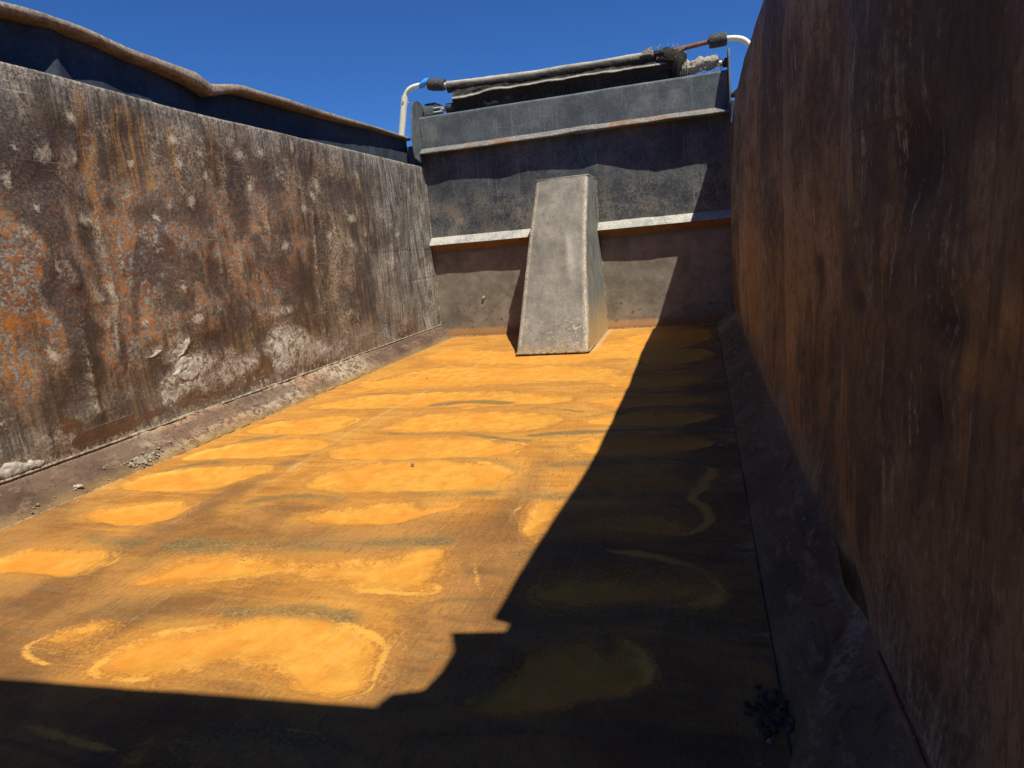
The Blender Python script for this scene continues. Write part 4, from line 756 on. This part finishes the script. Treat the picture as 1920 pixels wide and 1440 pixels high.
# frayed bunch and torn roll end on the right
rnd = random.Random(5)
mb = MB()
P = [(.60+.022*k, .05+.01*math.sin(k), 1.765-.006*k) for k in range(9)]
mb.tube(P, [.030, .036, .044, .050, .055, .058, .052, .044, .030], 18, jit=.22, seed=3)
P = [(.745, .05, 1.76), (.755, .045, 1.73), (.757, .04, 1.69), (.75, .04, 1.65), (.745, .05, 1.61)]
mb.tube(P, [.045, .05, .045, .042, .035], 16, jit=.2, seed=4)
mb.build('ragged_bunch', M_TARP, tarp)
mb = MB(); P = [(.76+.022*k, .06, 1.655+.002*k+.006*math.sin(k*1.3)) for k in range(12)]
mb.tube(P, [.046, .050, .046, .043, .046, .042, .044, .040, .041, .036, .036, .028], 18, jit=.16, seed=8)
for k in range(4):
    x = .765+k*.014; mb.tube([(x+.004*math.sin(a*.7), .06+math.cos(a)*.052, 1.655+math.sin(a)*.055) for a in np.linspace(0, 6.28, 18)], .004, 6, False)
mb.build('torn_roll_end', M_FRAY, tarp)
mb = MB()
for k in range(150):
    if rnd.random() < .5: c = Vector((rnd.uniform(.62, .80), .05+rnd.uniform(-.05, .03), 1.765+rnd.uniform(-.05, .05)))
    else: c = Vector((rnd.choice([rnd.uniform(.98, 1.02), rnd.uniform(.77, 1.0)]), .06+rnd.uniform(-.05, .04), 1.655+rnd.uniform(-.045, .045)))
    d = Vector((rnd.uniform(-1, 1), rnd.uniform(-1, .4), rnd.uniform(-.8, 1))).normalized()*rnd.uniform(.008, .024)
    q = c+d*.5+Vector((rnd.uniform(-.01, .01),)*3); mb.tube([c, q, c+d+Vector((0, 0, rnd.uniform(-.012, .004)))], [.0016, .0013, .0008], 4, False)
mb.build('loose_threads', M_FRAY, tarp)['kind'] = 'stuff'
mb = MB(); mb.prism([(.52, 1.790), (.60, 1.818), (.592, 1.79), (.61, 1.77), (.54, 1.772)], .018, .022, 1, 0); mb.build('torn_flap', M_FRAY, tarp)
for a, b, r, n_, m_ in (((-.96, .09, 1.652), (-.79, .09, 1.652), .017, 'roller_tube', M_ALU), ((.74, .06, 1.657), (1.055, .06, 1.657), .017, 'roller_tube', M_ALU),
        ((-.875, .09, 1.652), (-.79, .09, 1.652), .034, 'roller_bearing', M_RUBBER), ((1.028, .06, 1.657), (1.055, .06, 1.657), .028, 'roller_bearing', M_RUBBER)):
    MB().tube([a, b], r, 18).build(n_, m_, tarp)

# drive motor box of the tarp at the left
mot = empty('tarp_motor', (-.98, .10, 1.6), 'small grey motor housing beside the left end of the tarp roll', 'motor')
mb = MB(); mb.prism(smooth_pts([(.05, 1.602), (.05, 1.66), (.07, 1.70), (.12, 1.715), (.17, 1.70), (.19, 1.66), (.19, 1.602)], True, 1), -1.045, -.965, 0, .003); mb.build('housing', M_PANEL, mot, smooth=False)
MB().box((-.963, .06, 1.61), (-.925, .15, 1.69), .004).build('gearbox', M_PANEL, mot)
for z in (1.632, 1.660): MB().tube([(-.966, .055, z), (-.90, .055, z)], .006, 8).build('bolt', M_ALU, mot)

# ------------------------------------------------------------------ U-shaped pull bar of the tarp
bow_ = empty('tarp_pull_bar', (0, .06, 1.5), 'cream bent pipe bar with black rubber sleeves carrying the tarp edge', 'tarp bar')
Lp = arc_pts([(-.985, .06, 1.828), (-1.06, .06, 1.833), (-1.13, .06, 1.825), (-1.172, .06, 1.79), (-1.182, .06, 1.755)], 3)
MB().tube(Lp, .0165, 14).build('bent_pipe', M_WHITE, bow_)
mb = MB(); mb.tube([(-1.180, .06, 1.775), (-1.244, .06, 1.50), (-1.262, .04, 1.20), (-1.28, -.4, .2)], .0235, 16); mb.build('arm', M_WHITE, bow_)
MB().tube([(-1.1875, .038, 1.735), (-1.1875, .030, 1.735)], .007, 8).build('bolt', M_ALU, bow_); MB().tube([(-1.162, .06, 1.728), (-1.152, .06, 1.725)], .006, 8).build('bolt', M_ALU, bow_)
Rp = arc_pts([(1.05, .06, 1.797), (1.11, .06, 1.792), (1.165, .06, 1.772), (1.203, .06, 1.72), (1.235, .06, 1.60)], 3)
MB().tube(Rp, .0165, 14).build('bent_pipe', M_WHITE, bow_)
MB().tube([(1.228, .06, 1.63), (1.262, .04, 1.20), (1.28, -.4, .2)], .0235, 16).build('arm', M_WHITE, bow_)
MB().tube([(-.86, .06, 1.800), (-.84, .06, 1.797), (-.60, .06, 1.785), (.60, .06, 1.766), (.95, .06, 1.795)], .015, 14).build('cross_tube', M_RUSTPIPE, bow_)
MB().tube([(-.865, .06, 1.803), (-.838, .06, 1.799), (-.80, .06, 1.796)], .019, 14).build('tube_end', M_ALU, bow_)
for a, b, s in (((-.985, .06, 1.826), (-.862, .06, 1.806), 2), ((.948, .06, 1.794), (1.056, .06, 1.796), 9)):
    a, b = Vector(a), Vector(b); P = [a+(b-a)*k/8 for k in range(9)]
    MB().tube(P, [.038, .041, .042, .0415, .042, .0415, .042, .041, .038], 20, jit=.02, seed=s).build('rubber_sleeve', M_RUBBER, bow_)
mb = MB(); mb.tube([(-1.06, .06, 1.824), (-1.03, .06, 1.836), (-1.0, .06, 1.842), (-.975, .055, 1.858)], [.016, .022, .026, .012], 12, jit=.15, seed=4, squash=1.1); mb.build('blue_tape', M_TAPE, bow_)

# ------------------------------------------------------------------ mud and flakes lying in the body
def clump(name, c, size, n, mat, label, cat, seed, flat=.35, spread=None):
    rnd = random.Random(seed); mb = MB(); spread = spread or size
    for k in range(n):
        bm = bmesh.new(); bmesh.ops.create_icosphere(bm, subdivisions=2, radius=1)
        s = rnd.uniform(.25, .7)*size; off = Vector((rnd.gauss(0, .45)*spread[0], rnd.gauss(0, .45)*spread[1], 0)) if hasattr(spread, '__len__') else Vector((rnd.gauss(0, .45)*spread, rnd.gauss(0, .45)*spread, 0))
        R = Matrix.Rotation(rnd.random()*6, 3, 'Z')
        ax = Vector((rnd.uniform(.6, 1.3), rnd.uniform(.6, 1.3), flat*rnd.uniform(.7, 1.4)))
        for v in bm.verts:
            v.co = Vector((v.co.x*ax.x, v.co.y*ax.y, v.co.z*ax.z))*s*(1+rnd.uniform(-.18, .18))
        mb.bm(bm, R, Vector(c)+off+Vector((0, 0, s*flat*.4)))
    o = mb.build(name, mat, None, smooth=False, loc=c); tag(o, label, cat); return o
c = clump('mud_clump', MUD_FLOOR, .012, 60, M_DKMUD, 'small dark crumbly mud clump on the floor by the shaded corner plate', 'mud clump', 4, .8, (.028, .040))
c = clump('mud_clump', MUD_FIL, .009, 150, M_CRUMB, 'pale crumbled mud heap on the sloping plate under the sunlit wall', 'mud clump', 6, 1.0, (.020, .055)); c.rotation_euler = (0, math.radians(38), 0)
c = clump('mud_clump', MUD_FIL2, .011, 26, M_MUD, 'small white lump of mud at the foot of the sunlit wall plate', 'mud clump', 9, .6)
# plaster-like crust lying along the wall foot and stuck to the wall
def crust(outline, seed, label, proud, name='dried_mud_crust', fil=False):
    ys_ = [p[0] for p in outline]; zs_ = [p[1] for p in outline]
    u = np.arange(min(ys_)-.01, max(ys_)+.01, .004); v = np.arange(min(zs_)-.01, max(zs_)+.01, .004)
    U, V = np.meshgrid(u, v, indexing='ij')
    uw = U+(fbm(U*25, V*25, seed)-.5)*.04; vw = V+(fbm(U*25, V*25, seed+3)-.5)*.04
    s = sdist(uw, vw, outline)
    cr = fbm(U*18, V*18, seed+9); crack = np.abs(vn(U*22+cr*2, V*22+cr*2, seed+5)-.5)
    hgt = proud*(.35+1.1*fbm(U*16, V*16, seed+7))*sstep(0, .010, s) - .004*sstep(.05, .0, crack)*(s > .008)
    iy = np.clip(np.searchsorted(LW_Y, U.ravel())-1, 0, len(LW_Y)-2); tz = np.clip(V.ravel()/1.256*(XL.shape[1]-1), 0, XL.shape[1]-2); iz = tz.astype(int)
    Xw = XL[iy, iz].reshape(U.shape)
    Xc = Xw+.0005+hgt-.004*(s < 0)
    idx = (s > -.004)
    def drop(F): return ~idx.ravel()[F].all(1)
    o = grid(name, Xc, U, V, M_MUD, None, flip=False, loc=(-W, float(np.mean(ys_)), float(np.mean(zs_))), drop=drop)
    bm = bmesh.new(); bm.from_mesh(o.data); bmesh.ops.delete(bm, geom=[v for v in bm.verts if not v.link_faces], context='VERTS'); bm.to_mesh(o.data); bm.free()
    return tag(o, label, 'mud crust')
crust(CRUST1, 3, 'cracked grey white crust stuck low on the middle of the sunlit wall', .005)
crust(CRUST2, 23, 'small curled flake of grey crust left of the big cracked patch', .006)
crust(CRUST3, 43, 'white lumpy crust at the near foot of the sunlit wall', .009)
crust(CRUST4, 63, 'little curled strip of crust above the big cracked patch', .006)

# loose grit on the floor and corner plates
rnd = random.Random(77); mb = MB()
ico = bmesh.new(); bmesh.ops.create_icosphere(ico, subdivisions=1, radius=1)
IV = [v.co.copy() for v in ico.verts]; ico.verts.index_update(); IF = [[v.index for v in f.verts] for f in ico.faces]; ico.free()
for k in range(500):
    q = rnd.random()
    if q < .42: x = -WF-abs(rnd.gauss(0, .03)); y = rnd.uniform(-3.6, -.1); z = (-x-WF)*.83
    elif q < .60: x = -WF+abs(rnd.gauss(0, .03)); y = rnd.uniform(-3.8, -.1); z = -.002
    elif q < .75: x = WF+rnd.gauss(0, .03); y = rnd.uniform(-4.1, -.1); z = max(0, (x-WF)*.83)
    elif q < .85: x = rnd.uniform(-.94, .94); y = -.045-abs(rnd.gauss(0, .03)); z = -.001
    else: x = rnd.uniform(-.9, .9); y = rnd.uniform(-4.1, -.1); z = -.004
    if abs(x-.01) < .23 and y > -.98: continue
    s = min(.0065, rnd.expovariate(1/.0016)+.0009)
    R3 = Matrix.Rotation(rnd.random()*6, 3, 'Z'); sc_ = (rnd.uniform(.7, 1.3), rnd.uniform(.7, 1.3), rnd.uniform(.4, .9))
    mb.add([R3 @ Vector((v.x*sc_[0]*s*rnd.uniform(.8, 1.2), v.y*sc_[1]*s*rnd.uniform(.8, 1.2), v.z*sc_[2]*s)) + Vector((x, y, z+s*.3)) for v in IV], IF)
tag(mb.build('grit', M_CRUMB, None, smooth=False), 'fine loose grit scattered over the floor and corner plates', 'grit', kind='stuff')
